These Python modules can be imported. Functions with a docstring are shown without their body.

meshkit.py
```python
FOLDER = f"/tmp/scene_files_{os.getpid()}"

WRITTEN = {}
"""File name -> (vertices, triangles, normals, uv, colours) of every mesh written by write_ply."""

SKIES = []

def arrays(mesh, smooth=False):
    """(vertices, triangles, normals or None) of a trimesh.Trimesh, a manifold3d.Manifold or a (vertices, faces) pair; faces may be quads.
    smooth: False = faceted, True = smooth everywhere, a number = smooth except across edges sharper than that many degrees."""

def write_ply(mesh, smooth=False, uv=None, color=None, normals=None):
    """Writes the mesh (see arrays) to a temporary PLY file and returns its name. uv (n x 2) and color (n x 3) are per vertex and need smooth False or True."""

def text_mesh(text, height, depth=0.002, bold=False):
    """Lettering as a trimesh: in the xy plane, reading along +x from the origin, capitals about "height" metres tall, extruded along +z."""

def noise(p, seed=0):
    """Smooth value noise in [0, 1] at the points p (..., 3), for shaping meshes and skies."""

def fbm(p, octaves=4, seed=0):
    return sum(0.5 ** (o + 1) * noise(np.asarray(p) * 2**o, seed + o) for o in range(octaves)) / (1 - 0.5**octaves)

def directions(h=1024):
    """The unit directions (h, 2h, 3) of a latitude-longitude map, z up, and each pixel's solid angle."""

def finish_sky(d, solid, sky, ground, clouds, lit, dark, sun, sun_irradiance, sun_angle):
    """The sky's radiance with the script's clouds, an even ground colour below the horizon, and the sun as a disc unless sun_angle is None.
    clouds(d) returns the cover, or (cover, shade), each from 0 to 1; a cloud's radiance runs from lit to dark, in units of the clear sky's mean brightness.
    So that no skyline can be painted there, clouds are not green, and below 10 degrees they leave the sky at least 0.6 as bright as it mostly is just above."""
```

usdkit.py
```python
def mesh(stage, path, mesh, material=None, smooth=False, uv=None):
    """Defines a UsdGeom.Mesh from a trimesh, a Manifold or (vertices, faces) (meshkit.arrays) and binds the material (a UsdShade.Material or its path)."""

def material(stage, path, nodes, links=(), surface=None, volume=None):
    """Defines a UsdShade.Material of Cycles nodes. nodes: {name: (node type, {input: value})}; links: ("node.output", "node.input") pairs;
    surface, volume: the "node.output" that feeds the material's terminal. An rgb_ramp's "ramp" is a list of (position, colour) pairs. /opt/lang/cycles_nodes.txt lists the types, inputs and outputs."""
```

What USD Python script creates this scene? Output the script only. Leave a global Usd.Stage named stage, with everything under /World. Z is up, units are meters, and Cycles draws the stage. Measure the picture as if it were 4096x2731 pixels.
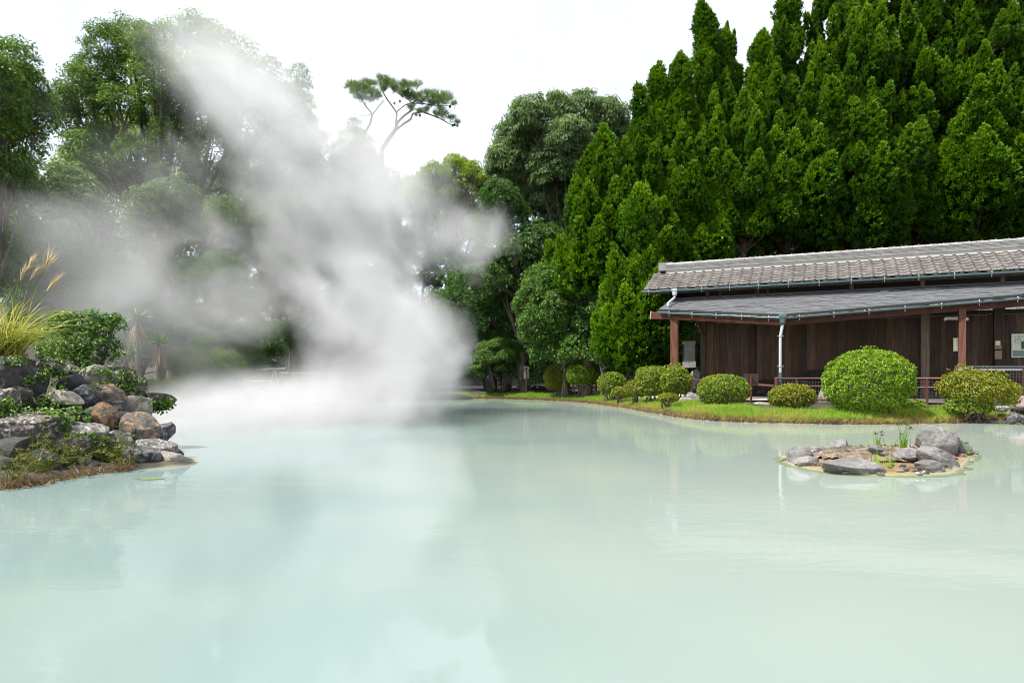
import math, numpy as np, trimesh, shapely, usdkit, meshkit
from shapely.geometry import Polygon, LineString
from pxr import Usd, UsdGeom, UsdLux, UsdShade, Gf, Sdf, Vt
stage = Usd.Stage.CreateInMemory()
UsdGeom.SetStageUpAxis(stage, 'Z')
UsdGeom.Xform.Define(stage, '/World')
LK = '/World/Looks/'
# ------------------------------------------------------------ camera, sky, sun, exposure
F, EYE, CX, HY = 2730., 0.9, 2048., 1513.          # focal length and horizon in photo pixels (4096 wide), eye height over the water
cam = UsdGeom.Camera.Define(stage, '/World/camera')
cam.CreateHorizontalApertureAttr(36.0)
cam.CreateFocalLengthAttr(36 * F / 4096)
cam.CreateVerticalApertureOffsetAttr((HY - 1365.5) * 36 / 4096)
cam.CreateClippingRangeAttr(Gf.Vec2f(.05, 5000))
cam.AddTranslateOp().Set((0, 0, EYE))
cam.AddRotateXOp().Set(90)
cam.CreateExposureAttr(1.45)
EL, AZ = math.radians(60), math.atan2(-.92, -.30)
sun = UsdLux.DistantLight.Define(stage, '/World/sun')
sun.CreateIntensityAttr(1.15)
sun.CreateNormalizeAttr(True)
sun.CreateAngleAttr(.7)
sun.CreateColorAttr((1, .965, .905))
sun.AddRotateZOp().Set(180 - math.degrees(AZ))
sun.AddRotateXOp().Set(90 - math.degrees(EL))
skym = usdkit.material(stage, LK + 'sky', {
    's': ('sky_texture', {'sky_type': 'single_scattering', 'sun_disc': False, 'sun_elevation': EL, 'sun_rotation': AZ}),
    'tc': ('texture_coordinate', {}), 'n': ('noise_texture', {'scale': 2.2, 'detail': 5.}),
    'r': ('map_range', {'from_min': .3, 'from_max': .7, 'to_min': .5, 'to_max': 1., 'clamp': True}),
    'mix': ('mix_color', {'b': (3.35, 3.46, 3.55), 'use_clamp': False}),
    'bg': ('background_shader', {'strength': .13})},
    [('tc.generated', 'n.vector'), ('n.fac', 'r.value'), ('r.result', 'mix.fac'), ('s.color', 'mix.a'), ('mix.result', 'bg.color')], surface='bg.background')
sky = UsdLux.DomeLight.Define(stage, '/World/sky')
UsdShade.MaterialBindingAPI.Apply(sky.GetPrim()).Bind(skym)
sky.GetPrim().SetCustomDataByKey('kind', 'structure')

# ------------------------------------------------------------ helpers
def P(px, py, d):
    """The point of the place that the photograph shows at pixel (px, py), d metres away."""
    return np.array([(px - CX) / F * d, d, EYE - (py - HY) / F * d])
def G(px, py, z=0.):
    d = (EYE - z) * F / (py - HY)
    return P(px, py, d)
used = {}
def numbered(parent, name):
    k = parent + '/' + name
    n = used.get(k, 0)
    used[k] = n + 1
    return k if n == 0 else f'{k}_{n:03d}'
def tag(prim, label=None, cat=None, group=None, kind=None):
    p = prim.GetPrim() if hasattr(prim, 'GetPrim') else prim
    for k, v in (('label', label), ('category', cat), ('group', group), ('kind', kind)):
        if v: p.SetCustomDataByKey(k, v)
    return p
def thing(name, label, cat, loc=(0, 0, 0), rotz=0., group=None):
    x = UsdGeom.Xform.Define(stage, numbered('/World', name))
    x.AddTranslateOp().Set(tuple(map(float, loc)))
    if rotz: x.AddRotateZOp().Set(float(rotz))
    return tag(x, label, cat, group)
def path_of(parent): return '/World' if parent is None else str(parent.GetPath())
class MB:
    """Collects shapes that become one mesh."""
    def __init__(s): s.v, s.f, s.r, s.n = [], [], [], 0
    def add(s, v, f, r=0.):
        v = np.asarray(v, float); f = np.asarray(f, int)
        if f.ndim == 2 and f.shape[1] == 4: f = np.vstack([f[:, [0, 1, 2]], f[:, [0, 2, 3]]])
        s.v.append(v); s.f.append(f + s.n); s.r.append(np.broadcast_to(np.asarray(r, float), (len(v),))); s.n += len(v)
        return s
    def tri(s, m, r=0.): return s.add(m.vertices, m.faces, r)
    def box(s, a, b, r=0.):
        a, b = np.minimum(a, b), np.maximum(a, b)
        m = trimesh.creation.box(bounds=[a, b]); return s.add(m.vertices, m.faces, r)
    def bar(s, p, q, w, h, up=(0, 0, 1), r=0.):
        """A straight bar of section w (sideways) x h (along up)."""
        p, q = np.asarray(p, float), np.asarray(q, float)
        t = q - p; t = t / np.linalg.norm(t)
        sd = np.cross(t, up)
        if np.linalg.norm(sd) < 1e-6: sd = np.cross(t, (0, 1, 0))
        sd /= np.linalg.norm(sd); u = np.cross(sd, t)
        c = [a * w / 2 * sd + b * h / 2 * u for a, b in ((-1, -1), (1, -1), (1, 1), (-1, 1))]
        v = [p + x for x in c] + [q + x for x in c]
        return s.add(v, [[0, 1, 2, 3], [7, 6, 5, 4], [0, 4, 5, 1], [1, 5, 6, 2], [2, 6, 7, 3], [3, 7, 4, 0]], r)
    def tube(s, pts, rad, n=7, r=0., cap=True):
        pts = np.asarray(pts, float); k = len(pts)
        rad = np.broadcast_to(np.asarray(rad, float), (k,))
        t = np.gradient(pts, axis=0); t /= np.linalg.norm(t, axis=1, keepdims=True) + 1e-12
        ref = np.array([0, 0, 1.]) if abs(t[0, 2]) < .9 else np.array([1., 0, 0])
        V = []
        for i in range(k):
            a = np.cross(t[i], ref); a /= np.linalg.norm(a) + 1e-12
            b = np.cross(t[i], a); ref = ref - t[i] * ref.dot(t[i]) if False else ref
            th = np.arange(n) / n * 2 * math.pi
            V.append(pts[i] + rad[i] * (np.cos(th)[:, None] * a + np.sin(th)[:, None] * b))
        V = np.vstack(V)
        Fq = [[i * n + j, i * n + (j + 1) % n, (i + 1) * n + (j + 1) % n, (i + 1) * n + j] for i in range(k - 1) for j in range(n)]
        Fq = np.array(Fq); T = np.vstack([Fq[:, [0, 1, 2]], Fq[:, [0, 2, 3]]])
        if cap:
            c0, c1 = len(V), len(V) + 1
            V = np.vstack([V, pts[0], pts[-1]])
            T = np.vstack([T, [[c0, (j + 1) % n, j] for j in range(n)], [[c1, (k - 1) * n + j, (k - 1) * n + (j + 1) % n] for j in range(n)]])
        return s.add(V, T, r)
    def build(s, name, mat, parent=None, smooth=False, label=None, cat=None, group=None, kind=None):
        v, f, r = np.vstack(s.v), np.vstack(s.f), np.concatenate(s.r)
        return put(name, v, f, mat, parent, smooth, r, label, cat, group, kind)
def put(name, v, f, mat, parent=None, smooth=False, rnd=None, label=None, cat=None, group=None, kind=None):
    used_ = np.unique(f)
    if len(used_) < len(v):
        back = np.zeros(len(v), int); back[used_] = np.arange(len(used_)); f = back[f]; v = np.asarray(v)[used_]
        if rnd is not None: rnd = np.asarray(rnd)[used_]
    p = numbered(path_of(parent), name)
    m = usdkit.mesh(stage, p, (v, f), M[mat], smooth)
    if rnd is not None and smooth in (False, True):
        UsdGeom.PrimvarsAPI(m).CreatePrimvar('rnd', Sdf.ValueTypeNames.FloatArray, 'vertex').Set(Vt.FloatArray.FromNumpy(np.asarray(rnd, np.float32)))
    return tag(m, label, cat, group, kind)
def unit(a): return a / (np.linalg.norm(a, axis=-1, keepdims=True) + 1e-12)
def leaves(rng, c, nrm, length, width, spin=None, fold=.25, dirn=None):
    """One folded four-cornered leaf at each point c, facing nrm: (vertices, triangles, random number per leaf)."""
    n = len(c); nrm = unit(nrm)
    a = rng.normal(size=(n, 3)) if dirn is None else np.broadcast_to(dirn, (n, 3)) + rng.normal(size=(n, 3)) * .25
    t = unit(a - nrm * (a * nrm).sum(1, keepdims=True)); b = np.cross(nrm, t)
    L = np.broadcast_to(length, (n,))[:, None] * rng.uniform(.7, 1.3, (n, 1)); W = np.broadcast_to(width, (n,))[:, None] * rng.uniform(.8, 1.2, (n, 1))
    v = np.stack([c - t * L * .5, c + b * W * .5 + nrm * W * fold, c + t * L * .5 - nrm * L * .12, c - b * W * .5 + nrm * W * fold], 1)
    i = np.arange(n)[:, None] * 4
    f = np.vstack([i + [0, 1, 2], i + [0, 2, 3]])
    return v.reshape(-1, 3), f, np.repeat(rng.random(n), 4)
def blades(rng, base, dirs, length, width, droop=.5, seg=3):
    """Curved grass blades: base points, starting directions."""
    n = len(base); d = unit(dirs); L = np.broadcast_to(length, (n,))[:, None]
    side = unit(np.cross(d, rng.normal(size=(n, 3))))
    V, p = [], base.copy()
    dr = np.broadcast_to(droop, (n,))[:, None]
    for k in range(seg + 1):
        w = np.broadcast_to(width, (n,))[:, None] * (1 - (k / seg) ** 1.6) * .5
        if k < seg: V += [p - side * w, p + side * w]
        else: V += [p]
        d = unit(d + np.array([0, 0, -1]) * dr * (2.0 / seg) * (.35 + k / seg))
        p = p + d * L / seg
    m = 2 * seg + 1
    V = np.stack(V, 1)
    i = np.arange(n)[:, None] * m; T = []
    for k in range(seg - 1): T += [i + [2 * k, 2 * k + 1, 2 * k + 3], i + [2 * k, 2 * k + 3, 2 * k + 2]]
    T += [i + [2 * seg - 2, 2 * seg - 1, 2 * seg]]
    return V.reshape(-1, 3), np.vstack(T), np.repeat(rng.random(n), m)
def quat_z_to(rng, up, spin=True):
    """Quaternions (w, x, y, z) that turn z to the given directions with a random spin."""
    up = unit(up); z = np.array([0, 0, 1.]); n = len(up)
    ax = np.cross(np.broadcast_to(z, up.shape), up); w = 1 + up[:, 2]
    q = np.column_stack([w, ax]); q[w < 1e-5] = (0, 1, 0, 0); q = unit(q)
    th = rng.uniform(0, 2 * math.pi, n) if spin else np.zeros(n)
    s = np.column_stack([np.cos(th / 2), np.zeros(n), np.zeros(n), np.sin(th / 2)])
    w1, x1, y1, z1 = q.T; w2, x2, y2, z2 = s.T
    return np.column_stack([w1 * w2 - z1 * z2, x1 * w2 + y1 * z2, y1 * w2 - x1 * z2, z1 * w2 + w1 * z2])
def scatter(name, protos, mat, pos, quat, scale, parent=None, idx=None, rng=None, kind=None, **kw):
    """A PointInstancer: protos are (v, f, rnd)."""
    p = numbered(path_of(parent), name)
    pi = UsdGeom.PointInstancer.Define(stage, p)
    rel = pi.CreatePrototypesRel()
    for k, (v, f, r) in enumerate(protos):
        m = usdkit.mesh(stage, f'{p}/sprig_{k + 1:03d}', (v, f), M[mat])
        UsdGeom.PrimvarsAPI(m).CreatePrimvar('rnd', Sdf.ValueTypeNames.FloatArray, 'vertex').Set(Vt.FloatArray.FromNumpy(np.asarray(r, np.float32)))
        rel.AddTarget(m.GetPath())
    n = len(pos)
    idx = (rng.integers(0, len(protos), n) if idx is None else idx)
    pi.CreateProtoIndicesAttr(Vt.IntArray.FromNumpy(np.asarray(idx, np.int32)))
    pi.CreatePositionsAttr(Vt.Vec3fArray.FromNumpy(np.asarray(pos, np.float32)))
    pi.CreateOrientationsAttr(Vt.QuathArray([Gf.Quath(float(a), float(b), float(c), float(d)) for a, b, c, d in quat]))
    sc = np.asarray(scale, float)
    if sc.ndim == 1: sc = np.repeat(sc[:, None], 3, 1)
    pi.CreateScalesAttr(Vt.Vec3fArray.FromNumpy(sc.astype(np.float32)))
    return tag(pi, kind=kind, **kw)

# ------------------------------------------------------------ materials
M = {}
def mat(name, nodes, links, surface='p.BSDF', volume=None):
    M[name] = usdkit.material(stage, LK + name, nodes, links, surface=surface if volume is None else None, volume=volume)
def plain(name, col, rough=.6, **kw):
    mat(name, {'p': ('principled_bsdf', {'base_color': col, 'roughness': rough, **kw})}, [])
def mottled(name, stops, scale=3., detail=6., rough=.7, bump=.3, dist=.02, stretch=(1, 1, 1), bscale=None, coords='geometry', spec=.5, rnd=0.):
    """Noise-driven colour with relief. rnd: how far the piece's own random number shifts the tone."""
    n = {'g': ('geometry', {}), 'tc': ('texture_coordinate', {}), 'm': ('mapping', {'scale': stretch}),
         'n': ('noise_texture', {'scale': scale, 'detail': detail, 'roughness': .6}), 'ramp': ('rgb_ramp', {'ramp': stops}),
         'n2': ('noise_texture', {'scale': bscale or scale * 4, 'detail': 5.}), 'b': ('bump', {'strength': bump, 'distance': dist}),
         'at': ('attribute', {'attribute': 'rnd'}), 'o': ('math', {'math_type': 'multiply_add', 'value2': rnd, 'value3': -rnd / 2}),
         'ad': ('math', {'math_type': 'add'}),
         'p': ('principled_bsdf', {'roughness': rough, 'specular_ior_level': spec})}
    src = 'g.position' if coords == 'geometry' else 'tc.object'
    mat(name, n, [(src, 'm.vector'), ('m.vector', 'n.vector'), ('m.vector', 'n2.vector'), ('at.fac', 'o.value1'), ('n.fac', 'ad.value1'), ('o.value', 'ad.value2'),
                  ('ad.value', 'ramp.fac'), ('ramp.color', 'p.base_color'), ('n2.fac', 'b.height'), ('b.normal', 'p.normal')])
def leafmat(name, stops, trans=.35, rough=.45, patch=.25, pscale=.8, spec=.35):
    """Leaves: the colour of each leaf from its own random number and from broad patches of growth; some light comes through."""
    n = {'at': ('attribute', {'attribute': 'rnd'}), 'g': ('geometry', {}), 'n': ('noise_texture', {'scale': pscale, 'detail': 2.}),
         'o': ('math', {'math_type': 'multiply_add', 'value2': 2.2 * patch, 'value3': -1.1 * patch}), 'ad': ('math', {'math_type': 'add', 'use_clamp': True}),
         'ramp': ('rgb_ramp', {'ramp': stops}), 'p': ('principled_bsdf', {'roughness': rough, 'specular_ior_level': spec}),
         'h': ('hsv', {'hue': .49, 'saturation': 1.05, 'value': 1.5}), 't': ('translucent_bsdf', {}), 'mx': ('mix_closure', {'fac': trans})}
    mat(name, n, [('g.position', 'n.vector'), ('n.fac', 'o.value1'), ('at.fac', 'ad.value1'), ('o.value', 'ad.value2'), ('ad.value', 'ramp.fac'), ('ramp.color', 'p.base_color'),
                  ('ramp.color', 'h.color'), ('h.color', 't.color'), ('p.BSDF', 'mx.closure1'), ('t.BSDF', 'mx.closure2')], surface='mx.closure')
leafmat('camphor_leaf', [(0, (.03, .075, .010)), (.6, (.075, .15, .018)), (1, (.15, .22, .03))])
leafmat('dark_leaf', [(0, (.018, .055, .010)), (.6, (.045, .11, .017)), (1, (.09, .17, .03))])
leafmat('pale_leaf', [(0, (.05, .10, .03)), (.6, (.12, .19, .06)), (1, (.22, .28, .12))])
leafmat('lime_leaf', [(0, (.08, .15, .01)), (.6, (.16, .24, .015)), (1, (.28, .33, .03))])
leafmat('juniper', [(0, (.010, .034, .003)), (.42, (.05, .13, .005)), (1, (.19, .32, .010))], trans=.25, spec=.15, pscale=.35, patch=.22)
leafmat('pine_needle', [(0, (.04, .08, .02)), (1, (.12, .19, .03))], trans=.2)
leafmat('azalea', [(0, (0.032, 0.08, 0.0048)), (0.45, (0.104, 0.176, 0.008)), (0.85, (0.208, 0.264, 0.012)), (1, (0.24, 0.208, 0.04))], pscale=2.)
leafmat('azalea_olive', [(0, (0.04, 0.072, 0.0048)), (0.45, (0.128, 0.168, 0.008)), (0.85, (0.24, 0.24, 0.016)), (1, (0.256, 0.16, 0.04))], pscale=2.)
leafmat('azalea_bright', [(0, (0.032, 0.096, 0.0048)), (0.45, (0.12, 0.216, 0.008)), (0.9, (0.208, 0.304, 0.012)), (1, (0.2, 0.264, 0.032))], pscale=2.)
leafmat('camellia_leaf', [(0, (.02, .07, .01)), (.6, (.05, .13, .02)), (.9, (.12, .19, .025)), (1, (.25, .25, .05))], rough=.4, spec=.35)
leafmat('shrub_leaf', [(0, (.02, .07, .01)), (.6, (.055, .14, .02)), (.9, (.13, .21, .03)), (1, (.22, .26, .05))], rough=.45, spec=.3)
leafmat('ivy_leaf', [(0, (.025, .07, .006)), (.6, (.06, .135, .010)), (1, (.16, .24, .018))])
leafmat('grass_green', [(0, (0.0756, 0.1728, 0.016)), (0.5, (0.168, 0.3072, 0.024)), (1, (0.2856, 0.4032, 0.048))], trans=.4)
leafmat('grass_yellow', [(0, (0.16, 0.2, 0.016)), (0.5, (0.32, 0.328, 0.048)), (1, (0.416, 0.352, 0.12))], trans=.4)
leafmat('grass_brown', [(0, (0.048, 0.032, 0.012)), (0.5, (0.128, 0.08, 0.032)), (1, (0.24, 0.16, 0.064))], trans=.2)
leafmat('pampas_blade', [(0, (0.096, 0.152, 0.016)), (0.5, (0.208, 0.24, 0.024)), (1, (0.336, 0.304, 0.08))], trans=.4)
leafmat('pampas_plume', [(0, (.30, .23, .11)), (1, (.48, .42, .27))], trans=.4)
leafmat('sedge', [(0, (.018, .05, .006)), (.5, (.05, .085, .010)), (1, (.13, .12, .025))], trans=.3)
leafmat('yucca_leaf', [(0, (.04, .09, .03)), (1, (.13, .2, .08))], trans=.15)
leafmat('yucca_dry', [(0, (.13, .10, .06)), (1, (.30, .24, .15))], trans=.1)
mottled('bark', [(.3, (.035, .026, .02)), (.7, (.11, .09, .07))], scale=4, stretch=(3, 3, .6), bump=.8)
mottled('juniper_bark', [(.3, (.03, .02, .014)), (.7, (.10, .065, .045))], scale=4, stretch=(3, 3, .5), bump=.8)
mottled('pine_bark', [(.3, (.025, .02, .018)), (.7, (.085, .066, .054))], scale=3, bump=.8)
def rockmat(name, stops, lichen=(.44, .44, .42), lich=.53, scale=10.):
    n = {'tc': ('texture_coordinate', {}), 'g': ('geometry', {}), 'n': ('noise_texture', {'scale': scale, 'detail': 9., 'roughness': .68, 'distortion': 1.2}), 'ramp': ('rgb_ramp', {'ramp': stops}),
         'l': ('noise_texture', {'scale': scale * 2.1, 'detail': 8., 'roughness': .72}), 'lr': ('map_range', {'from_min': lich, 'from_max': lich + .07, 'to_min': 0., 'to_max': .85, 'clamp': True}),
         'mx': ('mix_color', {'b': lichen}), 'x': ('separate_xyz', {}), 'zs': ('math', {'math_type': 'multiply_add', 'value2': -.07}), 'zr': ('map_range', {'from_min': -.022, 'from_max': .004, 'to_min': .75, 'to_max': 0., 'clamp': True}), 'cr': ('mix_color', {'b': (.36, .34, .29)}), 'n2': ('noise_texture', {'scale': scale * 5, 'detail': 8., 'roughness': .7}), 'b': ('bump', {'strength': .9, 'distance': .03}),
         'p': ('principled_bsdf', {'roughness': .82, 'specular_ior_level': .3})}
    n['ramp'][1]['ramp'] = [(a, tuple(.6 * x for x in c)) for a, c in stops]
    mat(name, n, [('g.position', 'n.vector'), ('g.position', 'l.vector'), ('g.position', 'n2.vector'), ('n.fac', 'ramp.fac'), ('ramp.color', 'mx.a'), ('l.fac', 'lr.value'), ('lr.result', 'mx.fac'),
                  ('mx.result', 'cr.a'), ('g.position', 'x.vector'), ('n.fac', 'zs.value1'), ('x.z', 'zs.value3'), ('zs.value', 'zr.value'), ('zr.result', 'cr.fac'), ('cr.result', 'p.base_color'), ('n2.fac', 'b.height'), ('b.normal', 'p.normal')])
rockmat('rock_brown', [(.3, (.05, .04, .033)), (.55, (.13, .105, .085)), (.75, (.25, .2, .16))])
rockmat('rock_grey', [(.3, (.05, .05, .05)), (.5, (.16, .15, .14)), (.68, (.36, .33, .30))])
rockmat('rock_streaked', [(.35, (.03, .03, .034)), (.52, (.12, .12, .125)), (.6, (.36, .36, .37)), (.8, (.5, .49, .47))], lich=.6)
rockmat('rock_dark', [(.3, (.02, .022, .024)), (.55, (.065, .062, .06)), (.8, (.17, .15, .14))], lich=.68)
rockmat('rock_rusty', [(.36, (.05, .045, .04)), (.5, (.15, .11, .075)), (.6, (.32, .18, .08)), (.75, (.42, .36, .27))], lich=.64)
rockmat('rock_orange', [(.36, (.04, .04, .042)), (.5, (.17, .15, .13)), (.56, (.24, .19, .14)), (.6, (.50, .25, .10)), (.72, (.58, .42, .28))], lich=.64)
rockmat('rock_pale', [(.3, (.2, .18, .15)), (.55, (.38, .35, .3)), (.75, (.52, .49, .44))], lich=.7)
rockmat('rock_island', [(.3, (.10, .095, .092)), (.5, (.21, .20, .192)), (.7, (.36, .345, .335))], lich=.66, lichen=(.36, .355, .35), scale=4.)
rockmat('rock_pink', [(.3, (.2, .14, .12)), (.55, (.34, .26, .23)), (.75, (.45, .38, .34))], lich=.7)
mottled('soil', [(.3, (.05, .035, .02)), (.55, (.11, .08, .05)), (.75, (.2, .16, .1))], scale=3, bump=.8, dist=.05)
mottled('island_soil', [(.32, (.025, .02, .014)), (.48, (.09, .065, .04)), (.6, (.2, .15, .10)), (.75, (.06, .05, .03))], scale=9, bump=1., dist=.05)
mottled('paving', [(.3, (.30, .28, .245)), (.7, (.42, .39, .35))], scale=2, bump=.3)
mottled('concrete', [(.3, (.10, .095, .09)), (.7, (.18, .17, .16))], scale=4, bump=.3)
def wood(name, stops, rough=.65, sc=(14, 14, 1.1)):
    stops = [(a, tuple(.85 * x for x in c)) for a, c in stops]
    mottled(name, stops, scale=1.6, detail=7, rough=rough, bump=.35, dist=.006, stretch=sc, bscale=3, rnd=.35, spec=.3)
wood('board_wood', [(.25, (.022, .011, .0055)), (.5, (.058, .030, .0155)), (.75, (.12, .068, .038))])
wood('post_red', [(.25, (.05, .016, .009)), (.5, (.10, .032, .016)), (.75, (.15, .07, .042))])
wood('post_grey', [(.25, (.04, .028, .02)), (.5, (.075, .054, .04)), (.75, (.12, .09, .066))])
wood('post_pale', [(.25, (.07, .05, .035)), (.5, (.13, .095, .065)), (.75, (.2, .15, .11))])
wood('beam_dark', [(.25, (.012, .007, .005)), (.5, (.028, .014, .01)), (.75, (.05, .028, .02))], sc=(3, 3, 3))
wood('beam_red', [(.25, (.045, .012, .006)), (.5, (.085, .024, .012)), (.75, (.15, .06, .03))], sc=(3, 3, 3))
wood('old_plank', [(.25, (.13, .12, .10)), (.5, (.23, .21, .185)), (.75, (.34, .32, .28))])
leafmat('algae', [(0, (.10, .13, .05)), (1, (.15, .18, .07))], trans=.1, pscale=6.)
plain('rail_paint', (.075, .026, .021), .35)
plain('wire', (.12, .10, .10), .4, metallic=.6)
plain('gutter_green', (.10, .16, .165), .3, metallic=.35)
plain('pipe_grey', (.34, .37, .40), .35)
plain('pipe_dark', (.05, .065, .07), .35)
plain('hanger', (.45, .42, .34), .4, metallic=.5)
plain('verdigris', (.05, .33, .22), .6)
plain('cap_black', (.015, .016, .018), .4)
plain('white_paint', (.75, .74, .70), .5)
plain('black_paint', (.02, .02, .02), .5)
plain('sign_yellow', (.60, .62, .06), .5)
plain('sign_brown', (.05, .02, .018), .5)
plain('poster_paper', (.50, .50, .40), .5)
plain('poster_teal', (.10, .17, .17), .5)
plain('box_wood', (.19, .12, .07), .6)
plain('box_cream', (.5, .47, .32), .5)
plain('tube_light', (.62, .64, .66), .3)
plain('cone_brown', (.06, .04, .03), .8)
plain('house_cream', (.62, .52, .40), .8)
plain('house_red', (.36, .13, .12), .8)
plain('house_white', (.75, .74, .74), .8)
plain('house_roof', (.16, .15, .16), .7)
plain('house_glass', (.05, .07, .08), .1)
mottled('bamboo', [(.3, (.26, .26, .23)), (.7, (.36, .36, .33))], scale=3, bump=.1)
def tilemat(name, stops, spot, lo):
    stops = [(a, tuple(.8 * x for x in c)) for a, c in stops]
    n = {'g': ('geometry', {}), 'at': ('attribute', {'attribute': 'rnd'}), 'n': ('noise_texture', {'scale': 5., 'detail': 7., 'roughness': .65}), 'o': ('math', {'math_type': 'multiply_add', 'value2': .3, 'value3': -.15}), 'ad': ('math', {'math_type': 'add'}),
         'ramp': ('rgb_ramp', {'ramp': stops}), 's': ('noise_texture', {'scale': 4.2, 'detail': 6., 'roughness': .75}), 'sr': ('map_range', {'from_min': lo, 'from_max': lo + .06, 'to_min': 0., 'to_max': .7, 'clamp': True}), 'mx': ('mix_color', {'b': spot}),
         'n2': ('noise_texture', {'scale': 60., 'detail': 3.}), 'b': ('bump', {'strength': .25, 'distance': .004}), 'p': ('principled_bsdf', {'roughness': .6})}
    mat(name, n, [('g.position', 'n.vector'), ('g.position', 's.vector'), ('at.fac', 'o.value1'), ('n.fac', 'ad.value1'), ('o.value', 'ad.value2'), ('ad.value', 'ramp.fac'), ('ramp.color', 'mx.a'), ('s.fac', 'sr.value'), ('sr.result', 'mx.fac'),
                  ('mx.result', 'p.base_color'), ('g.position', 'n2.vector'), ('n2.fac', 'b.height'), ('b.normal', 'p.normal')])
tilemat('roof_tile', [(.25, (.068, .061, .057)), (.5, (.108, .096, .090)), (.75, (.15, .134, .126))], (.42, .22, .10), .62)
tilemat('ridge_tile', [(.25, (.18, .175, .17)), (.5, (.235, .23, .225)), (.75, (.29, .285, .28))], (.09, .09, .09), .68)
tilemat('plaster', [(.25, (.5, .48, .44)), (.75, (.66, .63, .58))], (.2, .2, .2), .68)
tilemat('shingle', [(.2, (.10, .104, .112)), (.5, (.135, .14, .149)), (.8, (.175, .178, .182))], (.27, .21, .16), .64)
# milky water: pale mineral colour, bluish reflection painted into its left side, mirror-smooth with fine ripples
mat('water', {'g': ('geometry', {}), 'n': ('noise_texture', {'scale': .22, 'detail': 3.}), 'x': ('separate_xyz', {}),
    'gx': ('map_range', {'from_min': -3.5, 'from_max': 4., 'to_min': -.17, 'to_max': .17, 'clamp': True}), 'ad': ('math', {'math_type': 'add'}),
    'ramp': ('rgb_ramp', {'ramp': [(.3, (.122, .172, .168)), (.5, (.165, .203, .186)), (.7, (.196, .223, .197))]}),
    'm': ('mapping', {'scale': (.5, 1.5, 1)}), 'r1': ('noise_texture', {'scale': 3.2, 'detail': 4., 'roughness': .55, 'distortion': .5}),
    'big': ('noise_texture', {'scale': .22, 'detail': 1.}), 'br': ('map_range', {'from_min': .4, 'from_max': .68, 'to_min': .012, 'to_max': .11, 'clamp': True}),
    'b': ('bump', {'distance': .05}),
    'd': ('diffuse_bsdf', {}), 'gl': ('glossy_bsdf', {'color': (1., 1., 1.), 'roughness': .045}), 'lw': ('fresnel', {'IOR': 1.33}), 'fr': ('math', {'math_type': 'multiply', 'value2': .85}), 'mx': ('mix_closure', {})},
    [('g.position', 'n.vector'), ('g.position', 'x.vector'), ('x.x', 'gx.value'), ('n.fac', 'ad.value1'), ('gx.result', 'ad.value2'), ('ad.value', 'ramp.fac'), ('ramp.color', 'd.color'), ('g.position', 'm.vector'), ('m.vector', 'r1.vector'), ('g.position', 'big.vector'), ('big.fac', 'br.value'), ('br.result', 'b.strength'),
     ('r1.fac', 'b.height'), ('b.normal', 'gl.normal'), ('lw.fac', 'fr.value1'), ('fr.value', 'mx.fac'), ('d.BSDF', 'mx.closure1'), ('gl.BSDF', 'mx.closure2')], surface='mx.closure')
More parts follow.
